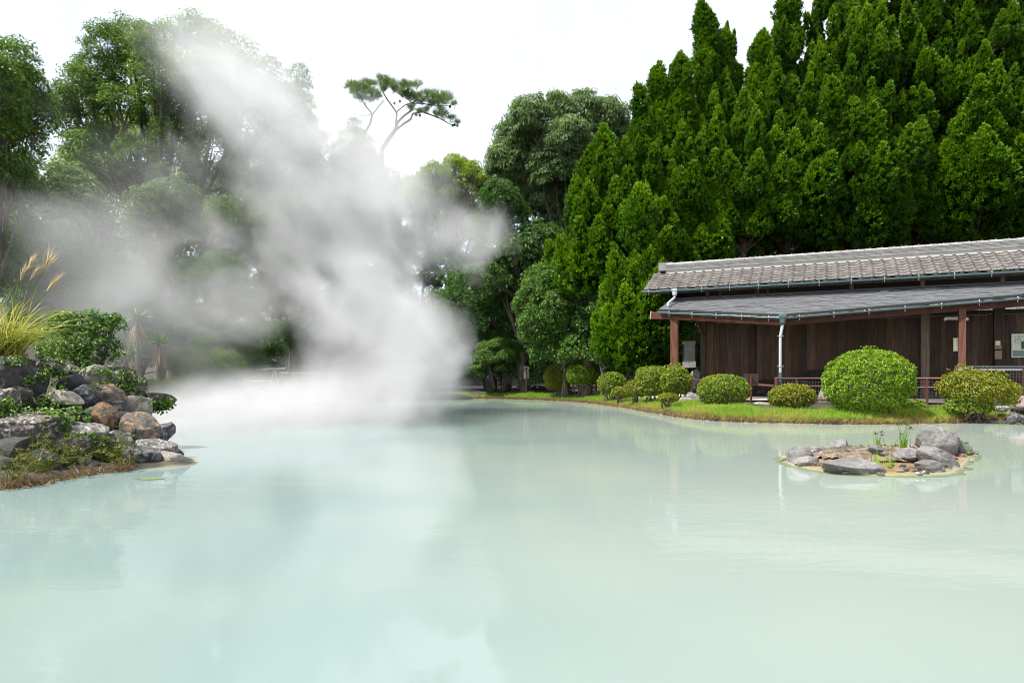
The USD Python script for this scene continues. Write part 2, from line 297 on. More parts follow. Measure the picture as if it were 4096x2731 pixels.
# ground: soil, with a crust of pale minerals where the hot water laps
mat('ground', {'g': ('geometry', {}), 'x': ('separate_xyz', {}), 'n': ('noise_texture', {'scale': 2.5, 'detail': 8.}),
    'ramp': ('rgb_ramp', {'ramp': [(.3, (.010, .009, .005)), (.55, (.022, .018, .010)), (.75, (.05, .04, .022))]}),
    'k': ('math', {'math_type': 'multiply_add', 'value2': .05, 'value3': 0.}), 'ad': ('math', {'math_type': 'subtract'}),
    'kr': ('map_range', {'from_min': -.024, 'from_max': -.008, 'to_min': .6, 'to_max': 0., 'clamp': True}), 'mx': ('mix_color', {'b': (.20, .18, .12)}),
    'b': ('bump', {'strength': .8, 'distance': .05}), 'p': ('principled_bsdf', {'roughness': .9})},
    [('g.position', 'x.vector'), ('g.position', 'n.vector'), ('n.fac', 'ramp.fac'), ('n.fac', 'k.value1'), ('x.z', 'ad.value1'), ('k.value', 'ad.value2'), ('ad.value', 'kr.value'), ('kr.result', 'mx.fac'), ('ramp.color', 'mx.a'),
     ('mx.result', 'p.base_color'), ('n.fac', 'b.height'), ('b.normal', 'p.normal')])
mat('island_crust', {'g': ('geometry', {}), 'x': ('separate_xyz', {}), 'n': ('noise_texture', {'scale': 3.2, 'detail': 8., 'roughness': .62, 'distortion': .8}), 'at': ('attribute', {'attribute': 'rnd'}),
    'o': ('math', {'math_type': 'multiply_add', 'value2': .35, 'value3': -.175}), 'ad': ('math', {'math_type': 'add'}),
    'ramp': ('rgb_ramp', {'ramp': [(.0, (.075, .11, .05)), (.14, (.11, .12, .06)), (.22, (.21, .195, .145)), (.30, (.16, .15, .07)), (.44, (.20, .16, .08)), (.53, (.34, .12, .045)), (.62, (.28, .11, .045)), (.72, (.16, .11, .055)), (1., (.14, .10, .055))]}),
    'b': ('bump', {'strength': .6, 'distance': .02}), 'p': ('principled_bsdf', {'roughness': .4})},
    [('g.position', 'n.vector'), ('n.fac', 'o.value1'), ('at.fac', 'ad.value1'), ('o.value', 'ad.value2'), ('ad.value', 'ramp.fac'), ('ramp.color', 'p.base_color'), ('n.fac', 'b.height'), ('b.normal', 'p.normal')])
def steam_mat(name, bodies, dens, scale=.5, k=.8):
    """Steam: soft bodies (centre, radii, weight) eaten into by noise."""
    n = {'g': ('geometry', {}), 'mp': ('mapping', {'scale': (1, .4, 1)}), 'n': ('noise_texture', {'scale': scale, 'detail': 6., 'roughness': .6, 'distortion': .5}),
         'nr': ('map_range', {'from_min': .34, 'from_max': .66, 'to_min': -k, 'to_max': 0., 'clamp': True}),
         'sum': ('math', {'math_type': 'add', 'use_clamp': True}), 'mul': ('math', {'math_type': 'multiply', 'value2': dens}),
         'v': ('principled_volume', {'color': (.985, .99, .99), 'anisotropy': 0.})}
    l = [('g.position', 'mp.vector'), ('mp.vector', 'n.vector'), ('n.fac', 'nr.value'), ('nr.result', 'sum.value2'), ('sum.value', 'mul.value1'), ('mul.value', 'v.density')]
    last = None
    for i, (c, r, w) in enumerate(bodies):
        n[f'm{i}'] = ('vector_math', {'math_type': 'multiply_add', 'vector2': [1 / x for x in r], 'vector3': [-a / b for a, b in zip(c, r)]})
        n[f'l{i}'] = ('vector_math', {'math_type': 'length'})
        n[f'f{i}'] = ('map_range', {'range_type': 'smoothstep', 'from_min': .0, 'from_max': 1., 'to_min': w, 'to_max': 0., 'clamp': True})
        l += [('g.position', f'm{i}.vector1'), (f'm{i}.vector', f'l{i}.vector1'), (f'l{i}.value', f'f{i}.value')]
        if last is None: last = f'f{i}.result'
        else:
            n[f'a{i}'] = ('math', {'math_type': 'add'}); l += [(last, f'a{i}.value1'), (f'f{i}.result', f'a{i}.value2')]; last = f'a{i}.value'
    n['cap'] = ('math', {'math_type': 'minimum', 'value2': 1.1}); l += [(last, 'cap.value1'), ('cap.value', 'sum.value1')]
    mat(name, n, l, volume='v.volume')
# ------------------------------------------------------------ pond outline, ground, water
shore_right = [(1700, 1597), (1820, 1595), (1900, 1594), (2020, 1596), (2150, 1600), (2260, 1605), (2350, 1612), (2430, 1621), (2500, 1632), (2600, 1650), (2700, 1668), (2780, 1678), (2850, 1684), (2960, 1689), (3100, 1693),
               (3300, 1697), (3500, 1698), (3700, 1696), (3860, 1692), (3930, 1686), (4000, 1681), (4096, 1680)]
shore_left = [(0, 1960), (100, 1948), (200, 1932), (330, 1905), (450, 1890), (560, 1882), (660, 1874), (740, 1866)]
SR = [G(*p)[:2] for p in shore_right]; SL = [G(*p)[:2] for p in shore_left]
pond_pts = [np.array(p) for p in [(-11, 27), (-10.5, 28.8), (-6.5, 29.4)]] + SR + [np.array(p) for p in [(12.6, 14.9), (15, 13), (18, 9), (19, 2), (15, -5), (0, -6), (-12, -5), (-12, 3), (-7, 5.0)]] + SL + \
           [np.array(p) for p in [(-3.25, 7.15), (-3.5, 7.6), (-4.1, 8.2), (-5.4, 9.6), (-6.7, 12), (-7.6, 15.4), (-8.6, 19), (-9.5, 24)]]
pond = Polygon(pond_pts)
def gz(x, y):
    """Height of the ground."""
    x, y = np.broadcast_arrays(np.asarray(x, float), np.asarray(y, float))
    pts = shapely.points(x, y)
    d = shapely.distance(pts, pond.exterior); ins = shapely.contains(pond, pts)
    base = np.clip(.165 + (y - 13) * .022, .15, .56)
    right = base * (1 - np.exp(-d / np.interp(y, [16, 28], [.42, 2.6])))
    pen = np.clip(.5 * (d - .3), .22 * d, .85)
    rear = .75 * (1 - np.exp(-d / .8)) + np.minimum(.05 * d, 1.)
    wl = np.clip((-2.5 - x) / 1.5, 0, 1) * np.clip((30 - y) / 5, 0, 1)
    wp = np.clip((9.6 - y) / 2.2, 0, 1)
    z = right * (1 - wl) + wl * (pen * wp + rear * (1 - wp))
    z = z + (meshkit.fbm(np.stack([x * .9, y * .9, x * 0], -1), 4, 3) - .5) * .10 * np.clip(d / .6, 0, 1)
    z = z + np.clip((y - 37) / 9, 0, 1) ** 1.5 * np.where(x < 9, 5.5, 2.0) * np.clip((120 - y) / 60, 0, 1)
    return np.where(ins, -np.minimum(.9, .7 * d) , z)
def coords(fine):
    return np.concatenate([[-900, -400, -180, -90, -50, -30], fine, [30, 45, 70, 110, 200, 450, 900]])
gx = coords(np.concatenate([np.arange(-20, -8, .5), np.arange(-8, 13, .16), np.arange(13, 24, .6)]))
gy = np.concatenate([[-900, -300, -120, -50, -20, -8], np.arange(-4, 4, .6), np.arange(4, 20, .16), np.arange(20, 36, .3), np.arange(36, 60, 1.5), [65, 80, 120, 200, 400, 900]])
XX, YY = np.meshgrid(gx, gy, indexing='ij')
ZZ = gz(XX, YY)
nx, ny = len(gx), len(gy)
ii = np.arange(nx - 1)[:, None] * ny + np.arange(ny - 1)[None, :]
Q = np.stack([ii, ii + ny, ii + ny + 1, ii + 1], -1).reshape(-1, 4)
put('ground', np.stack([XX, YY, ZZ], -1).reshape(-1, 3), np.vstack([Q[:, [0, 1, 2]], Q[:, [0, 2, 3]]]), 'ground', smooth=True, kind='structure')
wp_ = pond.buffer(.5)
wv, wf = trimesh.creation.triangulate_polygon(wp_, engine='earcut')
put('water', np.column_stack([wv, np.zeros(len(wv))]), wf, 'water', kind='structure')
# footpath behind the far bank
pc = np.array([(-12, 36), (-5, 34.6), (-1.5, 33.7), (1.2, 33.2), (2.9, 31.5), (3.8, 28.5), (4.6, 24.8), (5.3, 21.6), (6.4, 19.6), (7.6, 18.7)])
tt = np.linspace(0, 1, 70); ta = np.linspace(0, 1, len(pc))
pcx, pcy = np.interp(tt, ta, pc[:, 0]), np.interp(tt, ta, pc[:, 1])
tg = unit(np.stack([np.gradient(pcx), np.gradient(pcy)], 1)); nn = np.stack([-tg[:, 1], tg[:, 0]], 1)
V = []
for w in np.linspace(-.75, .75, 7):
    a = np.stack([pcx, pcy], 1) + nn * w
    V.append(np.column_stack([a, gz(a[:, 0], a[:, 1]) + .05]))
V = np.array(V); k = len(tt)
Q = np.array([[r * k + c, r * k + c + 1, (r + 1) * k + c + 1, (r + 1) * k + c] for r in range(6) for c in range(k - 1)])[:, ::-1]
put('path', V.reshape(-1, 3), np.vstack([Q[:, [0, 1, 2]], Q[:, [0, 2, 3]]]), 'paving', smooth=True, kind='structure')

# ------------------------------------------------------------ pavilion
U, N = np.array([.9050, -.4256, 0]), np.array([-.4256, -.9050, 0])
O0 = np.array([5.18, 21.70, 0])
def B(s, q, z): return O0 + U * s + N * q + np.array([0, 0, z])
def s_of(px, q):
    r = (px - CX) / F; o = O0 + N * q
    return (r * o[1] - o[0]) / (U[0] - r * U[1])
def zc(q): return 3.38 - .33 * q
rngp = np.random.default_rng(11)
pav = thing('pavilion', 'low open-sided timber pavilion with grey tiled roof and a shingled canopy beside the milky pond', 'pavilion', (0, 0, 0))
S0, S1 = -.91, 9.9
def slab(mb, a, b, c, d, t, r=0.):
    """A flat four-cornered slab: its top corners and its thickness downwards."""
    v = np.array([a, b, c, d]); lo = v - np.array([0, 0, t])
    return mb.add(np.vstack([v, lo]), [[0, 1, 2, 3], [7, 6, 5, 4], [0, 4, 5, 1], [1, 5, 6, 2], [2, 6, 7, 3], [3, 7, 4, 0]], r)
EQ, EZ, RUN, RISE = .36, 3.69, 1.45, .72
def roofpt(s, k, up=0.):      # k: 0 at the eave, 1 at the ridge
    nrm = np.array([0, 0, 1.]) * RUN + N * RISE; nrm /= np.linalg.norm(nrm)
    return B(s, EQ - RUN * k, EZ + RISE * k) + nrm * up
m = MB()
slab(m, roofpt(S0, .02, -.03), roofpt(S1, .02, -.03), roofpt(S1, 1, -.03), roofpt(S0, 1, -.03), .03)
RQ = EQ - 2 * RUN
slab(m, B(S0, RQ, EZ), B(S0, EQ - RUN, EZ + RISE - .02), B(S1, EQ - RUN, EZ + RISE - .02), B(S1, RQ, EZ), .04)
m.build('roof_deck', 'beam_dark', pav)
# pan tiles, seven courses
NC, NR, TW = 36, 7, .30
us = np.array([-.5, -.36, -.24, -.12, 0, .12, .24, .36, .5, .56])
def wave(u):
    u = (np.asarray(u) + .5) % 1 - .5
    return .074 * np.exp(-(u / .19) ** 2) - .018 * np.cos(2 * math.pi * u)
def tile(i, j):
    c = S0 + TW * (i + .5) + rngp.normal() * .002
    k0, k1 = j / NR - .012, (j + 1) / NR + .03
    tl = rngp.normal() * .0015
    top = [[roofpt(c + u * TW, k, (.036 if e == 0 else .012) + wave(u) + tl) for u in us] for e, k in enumerate((k0, k1))]
    bot = [roofpt(c + u * TW, k0, .012 + wave(u) + tl) for u in us]
    v = np.array(top[0] + top[1] + bot); n = len(us)
    f = [[a, a + 1, n + a + 1, n + a] for a in range(n - 1)] + [[2 * n + a, 2 * n + a + 1, a + 1, a] for a in range(n - 1)]
    f += [[2 * n, 0, n, n], [3 * n - 1, 2 * n - 1, n - 1, n - 1]]
    MB().add(v, f, rngp.random()).build('roof_tile', 'roof_tile', pav)
for i in range(NC):
    for j in range(NR): tile(i, j)
for i in range(NC):
    s = trimesh.creation.icosphere(2, .062); s.apply_scale((1, .8, 1)); s.apply_translation(roofpt(S0 + TW * (i + .5), -.025, .06))
    MB().tri(s, rngp.random()).build('eave_cap', 'roof_tile', pav, smooth=True)
m = MB()       # far slope of the roof, tiled in one field
for j in range(NR):
    for i in range(NC):
        c = S0 + TW * (i + .5); n = len(us)
        v = [B(c + u * TW, RQ + RUN * k, EZ + RISE * k + .03 * (1 - e) + .02 + wave(u)) for e, k in enumerate((j / NR, (j + 1) / NR + .03)) for u in us]
        m.add(v, [[a, n + a, n + a + 1, a + 1] for a in range(n - 1)], rngp.random())
m.build('back_tiles', 'roof_tile', pav, kind='stuff')
# ridge: mortar, base course, three flat courses, caps
RS = -.49; rq, rz = EQ - RUN, EZ + RISE
m = MB(); m.bar(B(RS, rq, rz + .02), B(S1, rq, rz + .02), .34, .12); m.build('ridge_mortar', 'plaster', pav)
def ridge_course(name, z, w, h, step, off, start=RS, mat_='ridge_tile'):
    s = start
    first = True
    while s < S1:
        e = min(S1, s + (step * off if first else step)); first = False
        jit = rngp.normal() * .002
        MB().bar(B(s + .004, rq, z + jit), B(e - .004, rq, z + jit), w + rngp.normal() * .004, h, r=rngp.random()).build(name, mat_, pav)
        s = e
m = MB(); m.bar(B(RS, rq, rz + .19), B(S1, rq, rz + .19), .29, .16); m.build('ridge_core', 'cap_black', pav)
ridge_course('ridge_base_tile', rz + .095, .40, .035, .33, .8, start=-.72)
for c in range(4): ridge_course('ridge_tile', rz + .133 + c * .036, .36 - .008 * c, .024, .28, (.5, 1, .4, .9)[c])
s = RS; m = MB()
while s < S1:
    e = min(S1, s + .31)
    th = np.linspace(0, math.pi, 8); r0 = .135
    ring = lambda ss, rr: [B(ss, rq - rr * math.cos(t), rz + .262 + rr * .62 * math.sin(t)) for t in th]
    v = ring(s + .004, r0 + .008) + ring(e - .004, r0 - .002)
    f = [[a, 8 + a, 9 + a, a + 1] for a in range(7)]
    v += [B(s + .004, rq, rz + .262), B(e - .004, rq, rz + .262)]
    f += [[16, a, a + 1, a + 1] for a in range(7)] + [[17, 9 + a, 8 + a, 8 + a] for a in range(7)]
    MB().add(v, f, rngp.random()).build('ridge_cap', 'ridge_tile', pav)
    b = MB(); b.tube([B(s + .15, rq, rz + .33), B(s + .15, rq, rz + .375)], [.008, .012], 5); b.build('cap_pin', 'hanger', pav)
    s = e
m = MB(); m.bar(B(RS - .045, rq, rz + .075), B(RS - .045, rq, rz + .37), .09, .46, up=U); m.build('ridge_end_tile', 'ridge_tile', pav)
# rafters and battens under the eave
for s in np.arange(S0 + .1, S1, .455):
    MB().bar(roofpt(s, .03, -.10), roofpt(s, .98, -.10), .05, .075, up=(0, 0, 1), r=rngp.random()).build('rafter', 'beam_dark', pav)
for k in (.08, .3, .55):
    MB().bar(roofpt(S0, k, -.165), roofpt(S1, k, -.165), .04, .05, r=rngp.random()).build('batten', 'post_grey', pav)
def gutter(pts, rad, name='gutter'):
    """A half-round gutter along the polyline."""
    pts = np.asarray(pts, float); th = np.linspace(math.pi, 2 * math.pi, 9); m = MB()
    for a, b in zip(pts[:-1], pts[1:]):
        t = (b - a) / np.linalg.norm(b - a); sd = np.cross(t, (0, 0, 1)); sd /= np.linalg.norm(sd); up = np.cross(sd, t)
        L = lambda rr: [[p + sd * rr * math.cos(x) + up * rr * math.sin(x) for x in th] for p in (a, b)]
        o, i = L(rad), L(rad * .86)
        v = o[0] + o[1] + i[0] + i[1]
        f = [[x, x + 1, 9 + x + 1, 9 + x] for x in range(8)] + [[18 + x + 1, 18 + x, 27 + x, 27 + x + 1] for x in range(8)] + [[0, 9, 27, 18], [8, 26, 35, 17]]
        m.add(v, f)
        for sgn in (-1, 1):
            m.tube([a + sd * rad * sgn, b + sd * rad * sgn], rad * .13, 5)
    m.build(name, 'gutter_green', pav, smooth=30)
def hanger(p, rad):
    m = MB(); m.tube([p + np.array([0, 0, -rad * .95]), p + np.array([0, 0, -rad * 2.2])], .009, 5)
    t = trimesh.creation.torus(rad * 1.02, .008, 10, 5); t.apply_transform(trimesh.transformations.rotation_matrix(math.pi / 2, (0, 1, 0))); t.apply_transform(trimesh.transformations.rotation_matrix(math.atan2(U[1], U[0]), (0, 0, 1))); t.apply_translation(p)
    m.tri(t); m.build('gutter_hanger', 'hanger', pav)
gutter([B(S0 - .04, EQ + .07, EZ - .035), B(S1, EQ + .07, EZ - .035)], .05)
for s in np.arange(S0 + .18, S1, .82): hanger(B(s, EQ + .07, EZ - .035), .05)
def hopper(p, w, h, mat_):
    m = MB(); a, b = w / 2, w * .34
    v = [p + U * x + N * y + np.array([0, 0, z]) for z, r in ((0, a), (-h * .25, a), (-h * .3, a * .86), (-h * .85, b), (-h, b * .6)) for x, y in ((-r, -r), (r, -r), (r, r), (-r, r))]
    f = [[4 * l + c, 4 * l + (c + 1) % 4, 4 * l + 4 + (c + 1) % 4, 4 * l + 4 + c] for l in range(4) for c in range(4)] + [[3, 2, 1, 0]]
    m.add(v, [x[::-1] for x in f]); 
    m.add([p + N * (a * .9) + U * x + np.array([0, 0, z]) for x, z in ((-a * .5, -h * .32), (a * .5, -h * .32), (a * .38, -h * .8), (-a * .38, -h * .8))], [[0, 3, 2, 1]])
    m.build('rain_hopper', mat_, pav)
sh = s_of(2699, EQ + .1)
hp = B(sh, EQ + .11, EZ - .01)
hopper(hp, .17, .22, 'pipe_grey')
e1 = B(sh, EQ + .11, zc(EQ + .11) + .20)
e2 = P(2672, 1221, np.linalg.norm(e1[1]) - .42)
m = MB(); m.tube([hp + (0, 0, -.2), e1 + (0, 0, .06), e1, e1 * .85 + e2 * .15 + (0, 0, -.0), e2 + (0, 0, .06), e2 + (0, 0, -.02)], .037, 9); m.build('downpipe', 'pipe_grey', pav, smooth=40)
# canopy: outline in (s, q)
CAN = [(-.1, -.05), (-.26, 1.117), (3.339, 2.353), (9.9, .985), (9.9, -.05)]
canp = Polygon(CAN)
m = MB(); v = [B(s, q, zc(q) - .03) for s, q in CAN]; lo = [x - np.array([0, 0, .035]) for x in v]
m.add(v + lo, [[0, 1, 2], [0, 2, 4], [2, 3, 4], [7, 6, 5], [9, 7, 5], [9, 8, 7]] + [], 0)
m.add(v + lo, [[a, a + 5, (a + 1) % 5 + 5, (a + 1) % 5] for a in range(5)])
m.build('canopy_deck', 'beam_dark', pav)
q = -.05; step = .135
while q < 2.35:
    band = canp.intersection(shapely.box(-1, q, 11, q + step * 1.12))
    if not band.is_empty:
        s0, _, s1, _ = band.bounds; m = MB(); s = s0 - rngp.random() * .3
        while s < s1:
            e = s + rngp.uniform(.2, .42)
            for g in getattr(band.intersection(shapely.box(s + .002, q, e - .002, q + step * 1.12)), 'geoms', [band.intersection(shapely.box(s + .002, q, e - .002, q + step * 1.12))]):
                if g.is_empty or g.geom_type != 'Polygon' or g.area < 1e-4: continue
                v2, f2 = trimesh.creation.triangulate_polygon(g, engine='earcut'); lift = rngp.normal() * .003
                top = np.array([B(a, b, zc(b) - .012 + .022 * (b - q) / step + lift + .006) for a, b in v2])
                ring = np.array(g.exterior.coords)[:-1]; n = len(ring)
                rt = np.array([B(a, b, zc(b) - .012 + .022 * (b - q) / step + lift + .006) for a, b in ring]); rb = rt - (0, 0, .018)
                r = rngp.random()
                m.add(top, f2, r); m.add(np.vstack([rt, rb]), [[a, (a + 1) % n, n + (a + 1) % n, n + a] for a in range(n)], r)
            s = e
        m.build('shingle_course', 'shingle', pav)
    q += step
Lp, Cp, Rp = [B(s, q, zc(q)) for s, q in CAN[1:4]]
def off(p, q_, z): 
    c = np.array([0, 0, z]); return p + N * q_ + c
for a, b in ((Lp, Cp), (Cp, Rp)):
    m = MB(); m.bar(off(a, .012, -.035), off(b, .012, -.035), .02, .07); m.build('fascia', 'cap_black', pav)
gutter([off(Lp, .065, -.10), off(Cp, .07, -.10), off(Rp, .065, -.10)], .045)
for a, b, n in ((Lp, Cp, 5), (Cp, Rp, 8)):
    for t in (np.arange(n) + .5) / n: hanger(off(a * (1 - t) + b * t, .065, -.10), .045)
hopper(off(Cp, .08, -.05), .19, .24, 'pipe_dark')
m = MB(); m.box(*[off(Cp, .08, -.046) + np.array(x) for x in ((-.075, -.075, 0), (.075, .075, .02))]); m.build('hopper_rim', 'verdigris', pav)
ct = off(Cp, .08, -.29); cb = ct + np.array([-.065, -.02, -.30])
m = MB(); m.tube([ct + (0, 0, .05), ct, cb, cb * [1, 1, 0] + [0, 0, .95]], .038, 10); m.build('downpipe', 'pipe_grey', pav, smooth=40)
m = MB(); m.tube([cb * [1, 1, 0] + [0, 0, z] for z in (1.06, 1.05, .98, .97, .9, .89, .3)], [.04, .046, .046, .052, .052, .042, .042], 10); m.build('pipe_foot', 'pipe_dark', pav, smooth=40)
for z in (1.22, 2.02):
    m = MB(); m.tube([cb * [1, 1, 0] + [0, 0, z - .012], cb * [1, 1, 0] + [0, 0, z + .012]], .047, 10); m.bar(cb * [1, 1, 0] + [-.085, 0, z], cb * [1, 1, 0] + [.085, 0, z], .02, .02); m.build('pipe_strap', 'hanger', pav)
# beams under the canopy edges
d1 = (Cp - Lp) / np.linalg.norm(Cp - Lp)
m = MB(); m.bar(off(Lp, -.14, -.19) - d1 * .27, off(Cp, -.14, -.19), .12, .21, r=.6); m.build('eave_beam', 'beam_red', pav)
m = MB(); m.bar(off(Lp, -.14, -.19) - d1 * .30, off(Lp, -.14, -.19) - d1 * .272, .14, .24); m.build('beam_end_plate', 'hanger', pav)
m = MB(); m.bar(off(Cp, -.14, -.19), off(Rp, -.14, -.19), .12, .2, r=.2); m.build('eave_beam', 'beam_red', pav)
for t in np.linspace(.04, .98, 12):
    a = CAN[1][0] + (9.9 - CAN[1][0]) * t
    qe = np.interp(a, [-.26, 3.339, 9.9], [1.117, 2.353, .985]) - .05
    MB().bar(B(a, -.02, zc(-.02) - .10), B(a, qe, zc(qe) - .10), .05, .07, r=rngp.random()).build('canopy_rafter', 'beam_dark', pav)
def post(p, w, z0, z1, mat_, name='post'):
    m = MB(); c = np.array(p) * [1, 1, 0]
    v = [c + U * x * w / 2 + N * y * w / 2 + np.array([0, 0, z]) for z in (z0, z1) for x, y in ((-1, -1), (1, -1), (1, 1), (-1, 1))]
    m.add(v, [[0, 3, 2, 1], [4, 5, 6, 7]] + [[c_, (c_ + 1) % 4, 4 + (c_ + 1) % 4, 4 + c_] for c_ in range(4)], rngp.random()); m.build(name, mat_, pav)
pl = Lp + (Cp - Lp) * .137
post(off(pl, -.14, 0), .215, .3, pl[2] - .28, 'post_red')
sp = s_of(3848, 1.40); post(B(sp, 1.40, 0), .15, .25, zc(1.40) - .27, 'post_red')
# back wall of upright boards
FZ = .36
m = MB(); m.bar(B(.4, .2, FZ - .05), B(S1, .2, FZ - .05), 2.6, .10); m.build('floor', 'concrete', pav)
s = s_of(2806, 0); WS = s
while s < S1:
    w = rngp.uniform(.15, .24)
    MB().box((0, 0, 0), (1, 1, 1)).add([], np.zeros((0, 3), int)) if False else None
    m = MB(); pr = .016 + rngp.normal() * .003
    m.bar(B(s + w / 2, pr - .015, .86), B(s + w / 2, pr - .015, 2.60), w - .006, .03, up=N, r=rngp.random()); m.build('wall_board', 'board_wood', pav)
    s += w
m = MB(); m.bar(B(WS, -.02, .86), B(WS, -.02, 2.6), .01, .01); m.bar(B(WS, -.015, 1.73), B(S1, -.015, 1.73), .02, 1.74); m.build('wall_backing', 'cap_black', pav)
for px, w, mt in ((2812, .14, 'post_grey'), (3012, .12, 'beam_dark'), (3700, .20, 'post_pale'), (3990, .18, 'beam_dark')):
    post(B(s_of(px, .06), .05, 0), w, FZ, 3.3, mt, 'wall_post')
m = MB(); m.bar(B(WS, .02, 2.66), B(S1, .02, 2.66), .10, .11); m.build('wall_plate', 'beam_dark', pav)
m = MB(); m.bar(B(WS, .03, .68), B(S1, .03, .68), .05, .34, r=.4); m.build('sill_board', 'beam_dark', pav)
m = MB(); m.bar(B(WS, .10, .845), B(S1, .10, .845), .10, .03, r=.4); m.build('sill_rail', 'beam_dark', pav)
for px in (2830, 2880, 3030, 3070, 3406, 3690, 4010):
    post(B(s_of(px, .0), 0, 0), .10 if px not in (2880, 3070) else .07, 2.7, 3.86, 'post_grey' if px > 3100 else 'beam_dark', 'strut')
m = MB(); m.bar(B(S0, -.0, 3.80), B(S1, -.0, 3.80), .12, .13, r=.3); m.build('purlin', 'beam_dark', pav)
m = MB(); m.bar(B(0, -.0, 3.42), B(S1, -.0, 3.42), .06, .05); m.build('flashing', 'cap_black', pav)
b0 = P(2782, 1262, 21.0); b1 = P(2812, 1345, 21.2)
m = MB(); m.tube([b0, b0 * .6 + b1 * .4 + (.0, 0, .0), b1], .05, 8); m.build('brace', 'beam_red', pav, smooth=40)
# things on and by the wall
wl = lambda px, py, q_=.06: (lambda s_: P(px, py, B(s_, q_, 0)[1]))(s_of(px, q_))
def strokes(mb, rects, org, ux, uz, sc, nrm, th=.004):
    """Lettering from straight strokes ((x0, z0, x1, z1, width)) in a unit square."""
    for x0, z0, x1, z1, w in rects:
        a, b = org + ux * x0 * sc + uz * z0 * sc, org + ux * x1 * sc + uz * z1 * sc
        mb.bar(a, b, w * sc, th, up=nrm)
ZU = np.array([0, 0, 1.])
sg = thing('wall_sign', 'narrow yellow sign with upright black lettering on the dark board wall behind the red post', 'sign')
o = wl(3832, 1378); w, h = .23, .36
m = MB(); m.bar(o - ZU * h / 2, o + ZU * h / 2, w, .012, up=N); m.build('sign_plate', 'sign_yellow', sg)
m = MB(); m.bar(o + N * .008 - ZU * (h / 2 - .015), o + N * .008 + ZU * (h / 2 - .015), w - .035, .006, up=N); m.build('sign_face', 'white_paint', sg)
glyphs = [  # 記 念 ス タ ン プ
    [(.0, .95, .45, .95, .1), (.05, .78, .4, .78, .09), (.05, .62, .4, .62, .09), (.05, .1, .4, .1, .09), (.06, .42, .06, .1, .09), (.06, .42, .4, .42, .09), (.4, .42, .4, .1, .09), (.52, .9, .92, .9, .1), (.92, .9, .92, .5, .1), (.55, .5, .92, .5, .1), (.55, .5, .55, .08, .1), (.55, .08, .98, .08, .1), (.98, .08, .98, .25, .1)],
    [(.5, 1, .05, .66, .09), (.5, 1, .95, .66, .09), (.3, .68, .7, .68, .09), (.25, .52, .72, .52, .09), (.72, .52, .55, .4, .09), (.1, .3, .05, .08, .1), (.3, .32, .3, .05, .1), (.3, .05, .72, .05, .1), (.72, .05, .74, .2, .1), (.5, .35, .58, .22, .1), (.85, .32, .97, .15, .1)],
    [(.12, .85, .8, .85, .11), (.8, .85, .55, .4, .11), (.55, .4, .05, .05, .11), (.55, .42, .92, .05, .11)],
    [(.4, 1, .1, .5, .11), (.35, .85, .85, .85, .11), (.85, .85, .65, .35, .11), (.65, .35, .2, .0, .11), (.35, .55, .65, .4, .1)],
    [(.12, .85, .38, .68, .12), (.12, .1, .55, .22, .11), (.55, .22, .92, .75, .11)],
    [(.08, .8, .75, .8, .11), (.75, .8, .65, .4, .11), (.65, .4, .25, .05, .11), (.85, 1, .98, 1, .1), (.85, .86, .98, .86, .1), (.85, 1, .85, .86, .1), (.98, 1, .98, .86, .1)]]
m = MB()
for k, g in enumerate(glyphs): strokes(m, g, o + N * .013 + ZU * (h / 2 - .075 - k * .053) - U * .035, U, ZU, .046, N)
m.build('lettering', 'black_paint', sg)
lt = thing('strip_light', 'white tube light fixed at the top of the board wall behind the red post', 'light')
a, b = wl(3781, 1276, .09), wl(3868, 1276, .09)
m = MB(); m.bar(a + ZU * .03 - N * .02, b + ZU * .03 - N * .02, .07, .04); m.build('light_body', 'white_paint', lt)
m = MB(); m.tube([a, b], .022, 8); m.build('tube', 'tube_light', lt)
for p in (a, b): m = MB(); m.bar(p - U * .03, p + U * .03, .06, .08); m.build('end_cap', 'white_paint', lt)
wb = thing('wall_box', 'upright wooden box with cream top on the dark wall post near the right edge', 'box')
for (x0, y0, x1, y1, mt, nm, q_) in ((3982, 1363, 3998, 1381, 'box_cream', 'cream_box', .25), (3980, 1381, 4003, 1396, 'box_wood', 'box_head', .22), (3981, 1402, 4004, 1436, 'box_wood', 'box_body', .22), (3983, 1438, 4003, 1466, 'beam_dark', 'box_foot', .21)):
    a, b = wl(x0, y1, q_), wl(x1, y0, q_); c = (a + b) / 2
    m = MB(); m.bar(np.array([c[0], c[1], a[2]]), np.array([c[0], c[1], b[2]]), abs(x1 - x0) * c[1] / F * 1.0, .10, up=N, r=.5); m.build(nm, mt, wb)
mp = thing('map_board', 'pale illustrated map board with teal patches on the dark wall at the right edge', 'map board')
a, b = wl(4046, 1430), wl(4120, 1334); c = (a + b) / 2; W_, H_ = .62, b[2] - a[2]
c = a * [1, 1, 0] + U * W_ / 2 + ZU * (a[2] + b[2]) / 2
def panel(x0, z0, x1, z1, lift, mt, nm):
    m = MB(); p = c + U * ((x0 + x1) / 2 - .5) * W_ + N * lift
    m.bar(p + ZU * (z0 - .5) * H_, p + ZU * (z1 - .5) * H_, (x1 - x0) * W_, .008, up=N); m.build(nm, mt, mp)
panel(0, 0, 1, 1, 0, 'poster_paper', 'sheet')
panel(.52, .62, 1, 1, .007, 'poster_teal', 'teal_patch'); panel(.04, .05, .52, .30, .007, 'poster_teal', 'teal_patch'); panel(.34, .36, .98, .68, .012, 'black_paint', 'picture_block')
m = MB(); rg = np.random.default_rng(4)
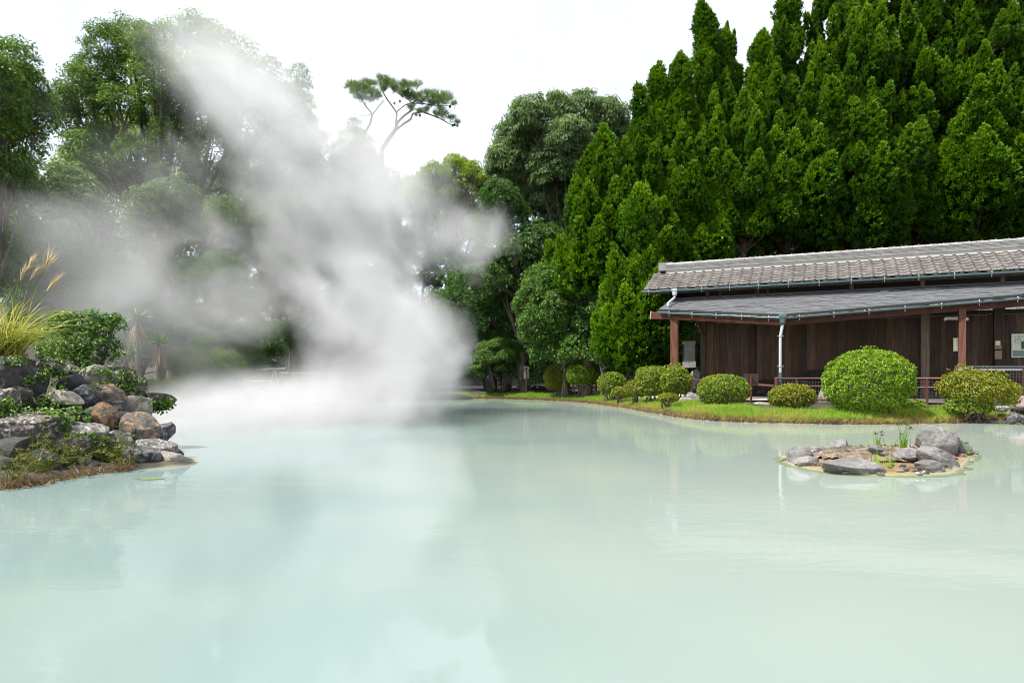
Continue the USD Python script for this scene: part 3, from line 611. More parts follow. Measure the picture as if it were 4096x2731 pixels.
for k in range(60):
    x, z = rg.uniform(.06, .5), rg.uniform(.5, .9); an = rg.uniform(-1, 1)
    p = c + U * (x - .5) * W_ + ZU * (z - .5) * H_ + N * .006
    m.bar(p, p + (U * math.cos(an) + ZU * math.sin(an)) * .03, .006, .004, up=N)
m.build('map_lines', 'black_paint', mp)
for px0, px1, ln, lab in ((3212, 3312, 0, 'dark wooden bench against the board wall right of the grey downpipe'), (3575, 3652, 1, 'dark wooden bench against the board wall behind the biggest round bush')):
    bn = thing('bench', lab, 'bench')
    s0, s1 = s_of(px0, .5), s_of(px1, .5)
    m = MB(); m.bar(B(s0, .45, FZ + .42), B(s1, .45, FZ + .42), .34, .04); m.build('seat', 'beam_dark', bn)
    m = MB(); m.bar(B(s0, .28, FZ + .66), B(s1, .28, FZ + .66), .03, .26); m.build('backrest', 'beam_dark', bn)
    for s in (s0 + .05, s1 - .05):
        for q_ in (.3, .58): m = MB(); m.bar(B(s, q_, FZ), B(s, q_, FZ + (.75 if q_ < .4 else .4)), .05, .05, up=N); m.build('leg', 'beam_dark', bn)
tb = thing('small_table', 'small brown wooden table beside the red post, half behind the leafy bush', 'table')
s0, s1 = s_of(3776, .6), s_of(3822, .6)
m = MB(); m.bar(B(s0, .6, FZ + .56), B(s1, .6, FZ + .56), .3, .05); m.build('table_top', 'box_wood', tb)
for s in (s0 + .04, s1 - .04):
    for q_ in (.5, .7): m = MB(); m.bar(B(s, q_, FZ), B(s, q_, FZ + .54), .04, .04, up=N); m.build('leg', 'box_wood', tb)
# old plank fence seen over the wall
pf = thing('plank_fence', 'weathered grey plank fence seen through the gap above the dark board wall', 'fence')
s = 1.0
while s < 10.5:
    w = rngp.uniform(.13, .19)
    m = MB(); m.bar(B(s, -3.0, .35), B(s, -3.0, 3.55 + rngp.normal() * .02), w - .012, .022, up=N, r=rngp.random()); m.build('plank', 'old_plank', pf)
    s += w
for z in (1.0, 2.6): m = MB(); m.bar(B(.9, -3.04, z), B(10.6, -3.04, z), .04, .08); m.build('fence_rail', 'old_plank', pf)
wh = thing('leaning_panel', 'pale grey upright panel standing in the dark beside the left end of the board wall', 'panel')
p0 = P(2757, 1470, 21.9); m = MB(); m.bar(p0, p0 + np.array([.0, .05, .85]), .42, .03, up=N); m.build('panel_sheet', 'concrete', wh)
m = MB()
for sx in (-.2, .2): m.bar(p0 + U * sx - N * .03 + (0, 0, -.3), p0 + U * sx - N * .0 + (0, 0, .75), .04, .04, up=N)
m.build('panel_leg', 'beam_dark', wh)
# ------------------------------------------------------------ rocks
ROCKS = {}
def rock_mesh(r, seed, cuts=7, rough=.22, sub=3):
    g = np.random.default_rng(seed)
    m = trimesh.creation.icosphere(sub); v = np.array(m.vertices)
    for _ in range(cuts):
        n = unit(g.normal(size=3)); h = g.uniform(.55, .85)
        d = v @ n
        v = v - np.maximum(0, d - h)[:, None] * n * .85
    off_ = g.uniform(0, 50, 3)
    v = v * (1 + rough * (meshkit.fbm(v * 1.7 + off_, 4, seed) - .5)[:, None] * 2 * .7 + .04 * (meshkit.fbm(v * 7 + off_, 3, seed + 1) - .5)[:, None] * 2)
    ext = (v.max(0) - v.min(0)) / 2; v = (v - (v.max(0) + v.min(0)) / 2) / ext
    return v * np.asarray(r), np.array(m.faces)
def rock(label, px, py, w, h, d, mt, tilt=0., seed=0, deep=.8, name='rock', group=None, sub=3, cuts=7, cat='rock'):
    """A rock whose outline spans w x h photo pixels about (px, py), d metres away."""
    c = P(px, py, d); k = d / F / 2
    v, f = rock_mesh((w * k, (w + h) * k * .5 * deep * 1.2, h * k), seed + 7, sub=sub, cuts=cuts)
    a = math.radians(tilt); R = np.array([[math.cos(a), 0, -math.sin(a)], [0, 1, 0], [math.sin(a), 0, math.cos(a)]])
    v = v @ R.T
    p = put(name, v + c, f, mt, smooth=True, label=label, cat=cat, group=group)
    ROCKS[len(ROCKS)] = (v + c, f)
    return p
def wl_y(px): return np.interp(px, [p[0] for p in shore_left], [p[1] for p in shore_left])
def pile_d(px, py, back=0.): 
    d0 = EYE * F / (wl_y(min(px, 740)) - HY)
    return d0 + .32 + (wl_y(min(px, 740)) - py) * .0024 + back
PILE = [  # px, py, w, h, tilt, material, extra depth, label
 (112, 1712, 290, 128, -3, 'rock_brown', .15, 'long low brown boulder at the left edge, just above the brown sedge'),
 (295, 1772, 262, 140, 24, 'rock_grey', .1, 'broad grey boulder leaning left, foot in the sedge'),
 (468, 1780, 150, 118, -18, 'rock_streaked', .1, 'pale-topped grey boulder at the right end of the sedge, under the rusty rock'),
 (540, 1840, 186, 96, -6, 'rock_streaked', -.05, 'black and white streaked boulder at the waterline of the pile'),
 (684, 1842, 128, 66, -10, 'rock_pale', -.1, 'pale tan flat rock at the tip of the pile, touching the water'),
 (621, 1787, 148, 68, -4, 'rock_grey', -.02, 'spindle-shaped brown-grey stone lying on top of the streaked waterline boulder'),
 (562, 1718, 140, 124, -25, 'rock_orange', .0, 'rounded boulder with an orange cap near the tip of the pile'),
 (648, 1735, 66, 100, -32, 'rock_streaked', .25, 'whitish slab standing behind the orange-capped boulder'),
 (407, 1683, 128, 120, -35, 'rock_rusty', .1, 'angular rock with rusty yellow face in the middle of the pile'),
 (490, 1688, 98, 80, -10, 'rock_dark', .2, 'dark purplish rock between the rusty rock and the orange-capped boulder'),
 (463, 1634, 110, 62, -5, 'rock_dark', .25, 'flat black-green rock below the orange-streaked rock'),
 (427, 1584, 130, 94, -12, 'rock_orange', .3, 'dark rock with an orange streak on its top, upper middle of the pile'),
 (552, 1634, 112, 96, 8, 'rock_pale', .75, 'smooth pale round rock dimmed by the steam behind the pile'),
 (628, 1606, 130, 64, -4, 'rock_brown', 1.1, 'flat brown rock draped with ivy at the back tip of the pile, above the water'),
 (384, 1518, 140, 94, 14, 'rock_pale', .6, 'whitish rounded rock on the crest of the pile, partly under ivy'),
 (508, 1532, 150, 110, -14, 'rock_brown', .9, 'brown rock almost covered by yellow-green ivy, right end of the crest'),
 (284, 1538, 86, 92, -30, 'rock_dark', .35, 'dark mottled rock on the slope right of the ivy curtain'),
 (338, 1592, 80, 104, -24, 'rock_streaked', .25, 'bluish-grey upright rock left of the orange-streaked rock'),
 (270, 1596, 112, 60, -22, 'rock_pale', .1, 'white-faced slab poking out of the ivy in the middle of the pile'),
 (315, 1690, 112, 92, 5, 'rock_dark', .12, 'dark brown rock wedged over the broad grey boulder'),
 (147, 1618, 96, 70, 0, 'rock_dark', .35, 'dark brown rock framed by ivy left of the white-faced slab'),
 (81, 1583, 84, 78, 30, 'rock_brown', .3, 'brown tilted rock with an orange fleck under the big dark boulder'),
 (52, 1515, 210, 165, -5, 'rock_dark', .3, 'largest dark boulder of the pile, at the left edge under the tall grass'),
 (6, 1618, 96, 130, -35, 'rock_brown', .1, 'brown rock cut by the left edge of the photo, above the long low boulder'),
 (195, 1462, 110, 62, -20, 'rock_grey', .5, 'grey rock on the crest just right of the tall yellow grass'),
 (262, 1480, 95, 48, -4, 'rock_brown', .75, 'small flat brown rock on the crest beneath the glossy-leaved shrub'),
 (45, 1424, 110, 76, -10, 'rock_pink', .45, 'pinkish brown rock directly under the tall yellow grass'),
 (690, 1812, 70, 50, -15, 'rock_streaked', .2, 'small whitish rock behind the spindle-shaped stone at the tip'),
 (178, 1668, 92, 62, 5, 'rock_dark', .35, 'black rock in the hollow above the long low boulder'),
 (40, 1665, 90, 70, 0, 'rock_dark', .4, 'black rock deep in the hollow at the left edge'),
 (235, 1650, 84, 66, 0, 'rock_dark', .4, 'dark rock behind the ivy trailing below the white-faced slab'),
 (110, 1480, 110, 80, -8, 'rock_dark', .62, 'dark rock behind the top of the ivy curtain'),
 (430, 1490, 90, 50, 0, 'rock_brown', 1.2, 'brown rock behind the crest under the spiky-leaved plants'),
 (55, 1808, 170, 110, 4, 'rock_dark', .12, 'dark rock in the shade behind the sedge, below the long low boulder'),
 (5, 1872, 130, 90, 0, 'rock_dark', .0, 'dark rock behind the sedge at the bottom left edge of the bank'),
 (165, 1838, 150, 90, -6, 'rock_dark', .02, 'dark wet rock behind the sedge between the two largest low boulders'),
 (330, 1858, 130, 62, 0, 'rock_dark', -.08, 'low dark rock at the waterline half hidden by the brown sedge'),
]
for k, (px, py, w, h, t, mt, bk, lab) in enumerate(PILE):
    rock(lab, px, py, w * 1.14, h * 1.14, pile_d(px, py, bk), mt, t, 100 + k, group=None, sub=4 if w > 120 else 3, cuts=9)
def rock_on(label, x0, y0, x1, y1, mt, zb=0., tilt=0., seed=0, sink=.15, deep=.8, sub=3, cat='rock'):
    db = (EYE - zb) * F / (y1 - HY); w, h = x1 - x0, (y1 - y0) * (1 + sink)
    d = db + w * db / F * .5 * deep * .6
    return rock(label, (x0 + x1) / 2, y0 + h / 2, w, h, d, mt, tilt, seed, deep, sub=sub, cat=cat)
# ------------------------------------------------------------ the islet
Z5 = lambda x, y: (3050 + x * .4447, 1600 + y * .4447)
out5 = [(160, 548), (230, 592), (380, 632), (560, 658), (800, 676), (1000, 690), (1300, 696), (1600, 690), (1760, 662), (1890, 612), (1945, 545), (1955, 492), (1880, 455), (1700, 430), (1300, 412), (1000, 415), (700, 425), (420, 435), (260, 465), (180, 505)]
isl = Polygon([G(*Z5(*p))[:2] for p in out5])
isl = isl.buffer(.03).simplify(.004)
gxx, gyy = np.meshgrid(np.arange(isl.bounds[0] - .1, isl.bounds[2] + .1, .035), np.arange(isl.bounds[1] - .1, isl.bounds[3] + .1, .05), indexing='ij')
pts = shapely.points(gxx, gyy); dd = np.where(shapely.contains(isl, pts), shapely.distance(pts, isl.exterior), -shapely.distance(pts, isl.exterior))
nz = meshkit.fbm(np.stack([gxx * 3, gyy * 3, gxx * 0], -1), 4, 5) - .5
dd = dd + nz * .17 + .05 * (meshkit.fbm(np.stack([gxx * 9, gyy * 9, gxx * 0], -1), 3, 15) - .5)
mc = P(*Z5(950, 540), 7.55)
md = ((gxx - mc[0]) / .95) ** 2 + ((gyy - mc[1]) / .62) ** 2
zi = np.clip(dd * .18, -.05, .022) + nz * .012 * (dd > 0) + .085 * np.clip(1 - md, 0, 1) ** .7 + .05 * np.clip(1 - md, 0, 1) * (meshkit.fbm(np.stack([gxx * 9, gyy * 9, gxx * 0], -1), 4, 6) - .5)
ni, nj = gxx.shape; q4 = np.arange(ni - 1)[:, None] * nj + np.arange(nj - 1)[None]
Q = np.stack([q4, q4 + nj, q4 + nj + 1, q4 + 1], -1).reshape(-1, 4)
keep = (zi.ravel()[Q] > -.045).any(1); Q = Q[keep]
T = np.vstack([Q[:, [0, 1, 2]], Q[:, [0, 2, 3]]])
vi = np.stack([gxx, gyy, zi], -1).reshape(-1, 3)
rn = np.clip(dd / .30, 0, 1).ravel() * .74
put('islet', vi, T, 'island_crust', smooth=True, rnd=rn, kind='structure')
# bark-brown earth on the middle of the islet
sel = (md < .93)
zz = zi + .012 + .06 * (meshkit.fbm(np.stack([gxx * 11, gyy * 14, gxx * 0], -1), 4, 9) - .45)
keep = sel.ravel()[Q].all(1)
put('islet_soil', np.stack([gxx, gyy, zz], -1).reshape(-1, 3), np.vstack([Q[keep][:, [0, 1, 2]], Q[keep][:, [0, 2, 3]]]), 'island_soil', smooth=True, kind='structure')
for k, (a, b, c, d, zb, t, lab) in enumerate([
    (1375, 235, 1745, 505, .02, -12, 'tallest rounded grey boulder on the right of the rock islet'),
    (1660, 345, 1870, 498, .02, -18, 'low grey boulder leaning on the right side of the tallest islet boulder'),
    (1195, 425, 1480, 535, .07, 5, 'flat dark grey slab left of the tallest islet boulder'),
    (1350, 420, 1745, 605, .02, -20, 'sloping pitted grey rock in front of the tallest islet boulder'),
    (1350, 535, 1650, 668, .0, -4, 'smooth light grey rounded rock at the front right waterline of the islet'),
    (525, 510, 1110, 678, .0, -11, 'long pale grey rock sloping down to the right along the front of the islet'),
    (225, 415, 455, 575, .01, 14, 'grey rock at the left end of the islet'),
    (288, 503, 508, 610, .0, 6, 'low grey rock in front of the one at the left end of the islet'),
    (402, 410, 572, 505, .03, -8, 'flat-topped grey rock behind the left end of the islet'),
    (565, 410, 645, 478, .05, 0, 'small grey stone beside the upright dark one at the back of the islet'),
    (612, 343, 792, 468, .07, -14, 'upright dark grey rock at the back left of the islet'),
    (952, 405, 1097, 474, .12, -6, 'small dark stone alone on the brown earth of the islet'),
    (1196, 622, 1278, 652, .02, 0, 'tiny white stone on the orange front rim of the islet')]):
    x0, y0 = Z5(a, b); x1, y1 = Z5(c, d)
    rock_on(lab, x0, y0, x1, y1, 'rock_island' if k != 12 else 'rock_pale', zb, t, 300 + k * 3, deep=.75, sub=4 if c - a > 200 else 3, cat='rock')
g = np.random.default_rng(41); m = MB()      # loose pebbles and crumbs of earth on the islet
ok_ = np.argwhere((dd > .05) & (zi > 0))
for i in g.choice(len(ok_), 170, replace=False):
    a, b = ok_[i]; r = g.uniform(.012, .034); v, f = rock_mesh((r * 1.3, r, r * .7), 900 + int(i) % 60, cuts=4, sub=1)
    m.add(v + [gxx[a, b] + g.normal() * .01, gyy[a, b], zi[a, b] + .012], f, g.random())
m.build('islet_pebbles', 'rock_brown', None, smooth=True, label='small brown pebbles strewn over the earth and crust of the islet', cat='pebbles', kind='stuff')
# ------------------------------------------------------------ stones on the far bank
for k, (x0, y0, x1, y1, zb, mt, lab) in enumerate([
    (2732, 1567, 2812, 1602, .24, 'rock_grey', 'grey stone between the leafy bush and the round bush, upper of two'),
    (2712, 1588, 2778, 1616, .2, 'rock_pale', 'pale grey flat stone in the grass below the upper stone'),
    (3008, 1606, 3080, 1632, .17, 'rock_pale', 'flat pale stone lying in the grass left of the low olive bush'),
    (2880, 1627, 2935, 1644, .14, 'rock_pale', 'small pale stone sunk in the grass below the round bush'),
    (4040, 1581, 4130, 1640, .2, 'rock_pink', 'pinkish boulder at the right edge in front of the mesh fence'),
    (3972, 1622, 4045, 1644, .2, 'rock_grey', 'flat grey stone left of the pinkish boulder'),
    (4026, 1646, 4090, 1688, .05, 'rock_streaked', 'whitish mottled stone at the waterline by the right edge'),
    (4070, 1662, 4120, 1694, .02, 'rock_brown', 'brown stone at the waterline cut by the right edge'),
    (1938, 1496, 1990, 1570, .25, 'rock_dark', 'dark upright rock at the foot of the small leaning tree'),
    (2004, 1535, 2046, 1562, .33, 'rock_dark', 'dark stone at the foot of the small umbrella-shaped tree'),
    (2062, 1541, 2098, 1560, .33, 'rock_dark', 'leftmost kerb stone along the pale path'),
    (2092, 1544, 2120, 1560, .33, 'rock_dark', 'kerb stone left of the notice board post'),
    (2118, 1544, 2152, 1561, .33, 'rock_dark', 'kerb stone right of the notice board post'),
    (2150, 1542, 2186, 1561, .33, 'rock_dark', 'rightmost kerb stone along the pale path, left of the round bushes'),
    (2265, 1545, 2300, 1562, .33, 'rock_dark', 'dark kerb stone between the first two round bushes'),
    (2500, 1503, 2560, 1543, .61, 'rock_grey', 'squarish grey rock behind the red rail right of the arrow sign'),
    (2762, 1478, 2806, 1540, .69, 'rock_grey', 'pale upright rock in the dark by the left end of the board wall'),
    (3275, 1553, 3312, 1622, .2, 'rock_pale', 'pale stone block behind the wire mesh left of the biggest bush')]):
    rock_on(lab, x0, y0, x1, y1, mt, zb, 0, 400 + k * 5, cat='rock', sub=3)

# ------------------------------------------------------------ fences, signs, poles
def rail_line(t, pts, rad, name='rail', n=7):
    for a, b in zip(pts[:-1], pts[1:]):
        m = MB(); m.tube([a, b], rad, n); m.build(name, 'rail_paint', t, smooth=50)
def round_post(t, p, z0, z1, rad, cap=True):
    m = MB(); m.tube([[p[0], p[1], z0], [p[0], p[1], z1 - rad * .4], [p[0], p[1], z1]], [rad, rad, rad * .6], 9); m.build('post', 'rail_paint', t, smooth=50)
pr = thing('path_railing', 'red-brown pipe railing along the pale path, from the steam to the pavilion corner', 'railing')
fl = [(-2.9, 33.9, 1.20), (.86, 33.2, 1.20), (3.55, 28.8, 1.10), (4.2, 25.0, 1.01), (5.4, 20.5, .87), (6.93, 18.05, .70)]
rail_line(pr, [np.array(p) for p in fl], .028)
rail_line(pr, [np.array((x, y, gz(x, y) + .13)) for x, y, z in fl[:3]], .026)
for k, (x, y, z) in enumerate(fl[:-1]):
    round_post(pr, (x, y), float(gz(x, y)) - .1, z + (.22 if k < 2 else .02), .07 if k < 2 else .04)
mf = thing('mesh_fence', 'low red-brown pipe and wire mesh fence behind the biggest bush', 'fence')
fa, fb = np.array([6.97, 18.0, 0]), np.array([9.56, 14.28, 0])
fp = lambda t, z: fa + (fb - fa) * t + np.array([0, 0, z])
for z, r in ((.90, .024), (.70, .02), (.374, .022), (.20, .02)):
    m = MB(); m.tube([fp(0, z), fp(1, z)], r, 8); m.build('rail', 'rail_paint', mf, smooth=50)
for k, t in enumerate((0, .13, .36, .6, .82, 1)):
    round_post(mf, fp(t, 0), .12, .93 if k == 0 else .90, .05 if k == 0 else .026)
def wire_mesh(t, a, b, z0, z1, n, hs):
    m = MB(); L = np.linalg.norm(b - a)
    for x in np.linspace(0, 1, n): m.bar(a + (b - a) * x + (0, 0, z0), a + (b - a) * x + (0, 0, z1), .005, .005, up=(b - a))
    for z in hs: m.bar(a + (0, 0, z), b + (0, 0, z), .005, .005)
    m.build('wire_mesh', 'wire', t)
wire_mesh(mf, fa, fb, .2, .9, 58, np.arange(.22, .9, .075))
tf = thing('tall_mesh_fence', 'taller mesh fence with dark flat top rail at the right edge', 'fence')
ta_, tb_ = np.array([9.98, 15.35, 0]), np.array([13.2, 15.6, 0])
for z, r, mt in ((1.165, .03, 'pipe_dark'), (1.10, .012, 'white_paint'), (.70, .022, 'rail_paint'), (.36, .022, 'rail_paint')):
    m = MB(); m.bar(ta_ + (0, 0, z), tb_ + (0, 0, z), r * 2, r * 2 if mt != 'pipe_dark' else .05); m.build('rail', mt, tf)
for t in (.0, .5, 1): m = MB(); m.bar(ta_ + (tb_ - ta_) * t + (0, 0, .1), ta_ + (tb_ - ta_) * t + (0, 0, 1.15), .05, .05, up=(0, 1, 0)); m.build('post', 'rail_paint', tf)
wire_mesh(tf, ta_ + (0, -.03, 0), tb_ + (0, -.03, 0), .36, 1.09, 44, np.arange(.40, 1.09, .066))
# notice board seen from behind
nb = thing('notice_board', 'weathered wooden notice board with a little gabled roof, seen from behind on its post', 'notice board')
b0 = P(2105, 1560, 29.4)
m = MB(); m.tube([[b0[0], b0[1], .3], [b0[0], b0[1], P(0, 1466, 29.4)[2]]], [.034, .026], 8); m.build('post', 'post_grey', nb, smooth=40)
zt, zb_ = P(0, 1470, 29.4)[2], P(0, 1514, 29.4)[2]
m = MB()
for sx in (-1, 1): m.box((b0[0] + sx * .02, b0[1] + .03, zb_), (b0[0] + sx * .105, b0[1] + .055, zt), r=.5 + sx * .3)
m.build('board', 'old_plank', nb)
for sx in (-1, 1):
    m = MB(); m.bar((b0[0], b0[1] + .03, P(0, 1465, 29.4)[2]), (b0[0] + sx * .15, b0[1] + .03, P(0, 1472, 29.4)[2]), .16, .025, r=.8); m.build('roof_board', 'old_plank', nb)
# arrow sign on the railing
asg = thing('arrow_sign', 'brown direction sign with a white left arrow and white lettering on the path railing', 'sign')
a0 = P(2473, 1473, 25.2); k_ = 25.2 / F
m = MB(); m.box(a0 + np.array([-24, 0, -11]) * [k_, 1, k_] , a0 + np.array([30, 0, 10]) * [k_, 1, k_] + (0, .03, 0)); m.build('sign_plate', 'sign_brown', asg)
px_ = P(2500, 1500, 25.2); m = MB(); m.tube([[px_[0], px_[1] - .06, .4], [px_[0], px_[1] - .06, P(0, 1464, 25.2)[2]]], .036, 8); m.build('post', 'rail_paint', asg, smooth=50)
X1 = np.array([1., 0, 0])
m = MB(); o = a0 + np.array([-20 * k_, -.006, -7 * k_])
strokes(m, [(.0, .5, 1, .5, .22), (.0, .5, .5, .95, .22), (.0, .5, .5, .05, .22)], o, X1, ZU, 13 * k_, (0, -1, 0))
o = a0 + np.array([-4 * k_, -.006, -7 * k_])
strokes(m, [(.06, .95, .02, .05, .11), (.2, .9, .2, .15, .11), (.36, 1, .36, .05, .11), (.5, .95, 1, .95, .1), (.55, .78, .95, .78, .1), (.55, .3, .95, .3, .1), (.55, .62, .95, .62, .08), (.55, .46, .95, .46, .08), (.55, .78, .55, .3, .1), (.95, .78, .95, .3, .1), (.65, .25, .52, .02, .1), (.85, .25, 1, .02, .1)], o, X1, ZU, 13 * k_, (0, -1, 0))
o = a0 + np.array([11 * k_, -.006, -7 * k_])
strokes(m, [(.05, .95, .38, .95, .1), (.05, .95, .05, .6, .1), (.38, .95, .38, .6, .1), (.05, .6, .38, .6, .1), (.22, .6, .22, .1, .1), (.22, .35, .42, .35, .1), (.05, .42, .05, .1, .1), (0, .06, .45, .06, .1), (.62, 1, .5, .68, .1), (.6, .88, .92, .88, .1), (.92, .88, .55, .45, .1), (.62, .75, 1, .45, .1), (.6, .36, .95, .36, .1), (.6, .36, .6, .04, .1), (.95, .36, .95, .04, .1), (.6, .06, .95, .06, .1)], o, X1, ZU, 13 * k_, (0, -1, 0))
m.build('lettering', 'white_paint', asg)
bs = thing('back_of_sign', 'red-brown sign panel seen from behind on a red post, right of the round bush', 'sign')
c0 = P(3005, 1516, 17.6); k_ = 17.6 / F
m = MB(); m.box(c0 + np.array([-29, 0, -22]) * [k_, 1, k_], c0 + np.array([29, 0, 22]) * [k_, 1, k_] + (0, .025, 0)); m.build('sign_plate', 'sign_brown', bs)
m = MB(); m.tube([[c0[0] - 3 * k_, c0[1] - .04, .1], [c0[0] - 3 * k_, c0[1] - .04, c0[2] + 22 * k_]], .028, 8); m.build('post', 'post_red', bs, smooth=50)
# white bamboo poles in the steam on the far bank
bp = thing('bamboo_trestle', 'trestle of pale bamboo poles half lost in the steam on the far left bank', 'trestle')
for (x0, y0, x1, y1, d, r) in ((1028, 1479, 1142, 1473, 30.3, .045), (1008, 1525, 1130, 1521, 30.3, .035), (1122, 1491, 1290, 1494, 31, .03), (1100, 1475, 1114, 1550, 30.3, .035), (1096, 1476, 1080, 1550, 30.3, .025)):
    m = MB(); m.tube([P(x0, y0, d), P(x1, y1, d)], r, 9); m.build('pole', 'bamboo', bp, smooth=50)

# yellow-green algae floating off the tip of the pile
ac = G(600, 1913, .004); th = np.linspace(0, 2 * math.pi, 41)[:-1]
rr = 1 + .35 * (meshkit.fbm(np.column_stack([np.cos(th) * 1.4, np.sin(th) * 1.4, 0 * th]), 3, 2) - .5) * 2
av = np.vstack([ac, ac + np.column_stack([np.cos(th) * rr * .12, np.sin(th) * rr * .07, 0 * th])])
put('algae_patch', av, [[0, 1 + i, 1 + (i + 1) % 40] for i in range(40)], 'algae', rnd=np.full(41, .5), label='yellow-green algae patch floating on the water near the tip of the rock pile', cat='algae')
# ------------------------------------------------------------ vegetation
def spikes(rng, base, d, L, W, lo=.1, hi=.85):
    """Flat pointed sprays that start at base and run along d; the random number grows towards the young tip."""
    n = len(base); d = unit(d); s = unit(np.cross(d, rng.normal(size=(n, 3))))
    L = np.broadcast_to(L, (n,))[:, None] * rng.uniform(.7, 1.3, (n, 1)); W = np.broadcast_to(W, (n,))[:, None]
    v = np.stack([base, base + d * L * .45 + s * W * .5, base + d * L, base + d * L * .45 - s * W * .5], 1)
    i = np.arange(n)[:, None] * 4; f = np.vstack([i + [0, 1, 2], i + [0, 2, 3]])
    t = rng.random(n)[:, None] * .35
    r = np.concatenate([lo + t * .5, lo + .35 * (hi - lo) + t, np.minimum(1, hi - .2 + t), lo + .35 * (hi - lo) + t], 1)
    return v.reshape(-1, 3), f, r.ravel()
def merge(*parts):
    m = MB()
    for v, f, r in parts: m.add(v, f, r)
    return np.vstack(m.v), np.vstack(m.f), np.concatenate(m.r)
def sphere_dirs(rng, n, zmin=-1.):
    z = rng.uniform(zmin, 1, n); a = rng.uniform(0, 2 * math.pi, n); r = np.sqrt(1 - z * z)
    return np.column_stack([r * np.cos(a), r * np.sin(a), z])
def leaf_clump(seed, n=64, L=.30, W=.13, zmin=-.35, droop=0., flat=.62):
    g = np.random.default_rng(seed); d = sphere_dirs(g, n, zmin)
    c = d * g.uniform(.45, 1., (n, 1)) * [1, 1, flat]
    return leaves(g, c, d * .7 + [0, 0, .6] + g.normal(size=(n, 3)) * .35, L, W, dirn=None if not droop else (0, 0, -droop))
def rosette_clump(seed, k=7, m=9, L=.42, W=.13):
    """Leaves in rosettes at the twig ends."""
    g = np.random.default_rng(seed); out = []
    for d in sphere_dirs(g, k, -.1):
        c = d * [.8, .8, .6]; a = unit(d + [0, 0, .7])
        e = unit(np.cross(np.broadcast_to(a, (m, 3)), g.normal(size=(m, 3))))
        dr = unit(e + a * .25)
        out.append(leaves(g, c + dr * L * .5, np.broadcast_to(a, (m, 3)) + g.normal(size=(m, 3)) * .2, L, W, dirn=None))
    return merge(*out)
PROTO = {
    'camphor': [leaf_clump(k, 70, .27, .12) for k in (1, 2, 3)],
    'fine': [leaf_clump(k, 90, .20, .09) for k in (4, 5, 6)],
    'droopy': [leaf_clump(k, 62, .44, .13, zmin=-.2, droop=1.3) for k in (7, 8, 9)],
    'rosette': [rosette_clump(k) for k in (10, 11, 12)],
    'big': [leaf_clump(k, 44, .38, .19) for k in (13, 14, 15)]}
def tree(name, label, cat, d, lobes, kind, leaf, size, trunk=None, dens=1., bark='bark', group=None, seed=0, dspread=.6, tr=.16, stems=1, limbs=True):
    """A tree: tapered trunk with a limb to each lobe of the crown, leaf clumps all through the outer part of the lobes.
    lobes: (px, py, radius in px[, extra depth]); trunk: (px, base height)."""
    g = np.random.default_rng(seed + 1000)
    t = thing(name, label, cat, group=group)
    C, R = [], []
    for lb in lobes:
        dd = d + (lb[3] if len(lb) > 3 else g.normal() * dspread)
        C.append(P(lb[0], lb[1], dd)); R.append(lb[2] * dd / F)
    C, R = np.array(C), np.array(R)
    pos, nor, sc = [], [], []
    for c, r in zip(C, R):
        n = max(8, int(dens * 9.5 * (r / size) ** 2))
        dr = sphere_dirs(g, n, -.75); rad = r * (1 - .42 * g.random((n, 1)) ** 1.5)
        w = 1 + .22 * (meshkit.fbm(dr * 2.2 + c, 3, seed) - .5)[:, None] * 2
        p = c + dr * rad * w * [1, 1, .88]
        pos.append(p); nor.append(dr * .55 + [0, 0, .75] + g.normal(size=(n, 3)) * .25); sc.append(size * g.uniform(.7, 1.25, n))
    pos, nor, sc = np.vstack(pos), np.vstack(nor), np.concatenate(sc)
    m = MB()
    bx = trunk[0] if trunk else np.average([l[0] for l in lobes], weights=R)
    b = P(bx, HY, d); zb = float(gz(b[0], b[1])) - .2
    cen = C.mean(0); top = C[C[:, 2].argmax()]
    for s in range(stems):
        o = np.array([b[0] + (g.normal() * .25 if stems > 1 else 0), b[1], zb])
        fork = np.array([b[0] * .6 + cen[0] * .4, b[1], max(zb + .3, C[:, 2].min() * .45 + zb * .2 if C[:, 2].min() > zb else zb + .4)])
        m.tube([o, o * .5 + fork * .5 + g.normal(size=3) * tr * .3, fork], [tr, tr * .85, tr * .75], 9)
        m.tube([fork, fork * .4 + top * .6 + g.normal(size=3) * tr, top], [tr * .75, tr * .45, tr * .12], 7)
        if limbs:
            for c, r in zip(C, R):
                st = fork + (top - fork) * g.uniform(0, .5)
                mid = (st + c) / 2 + np.array([0, 0, -.12 * np.linalg.norm(c - st)]) + g.normal(size=3) * .12 * r
                m.tube([st, mid, c], [tr * .42, tr * .28, tr * .1], 6)
                for _ in range(4):
                    e = c + unit(g.normal(size=3) + [0, 0, .4]) * r * .8
                    m.tube([mid * .3 + c * .7, (c + e) / 2 + g.normal(size=3) * .08 * r, e], [tr * .16, tr * .1, tr * .03], 5)
    m.build('trunk', bark, t, smooth=50)
    scatter('crown', PROTO[kind], leaf, pos, quat_z_to(g, nor), sc, t, rng=g, kind='stuff')
    return t
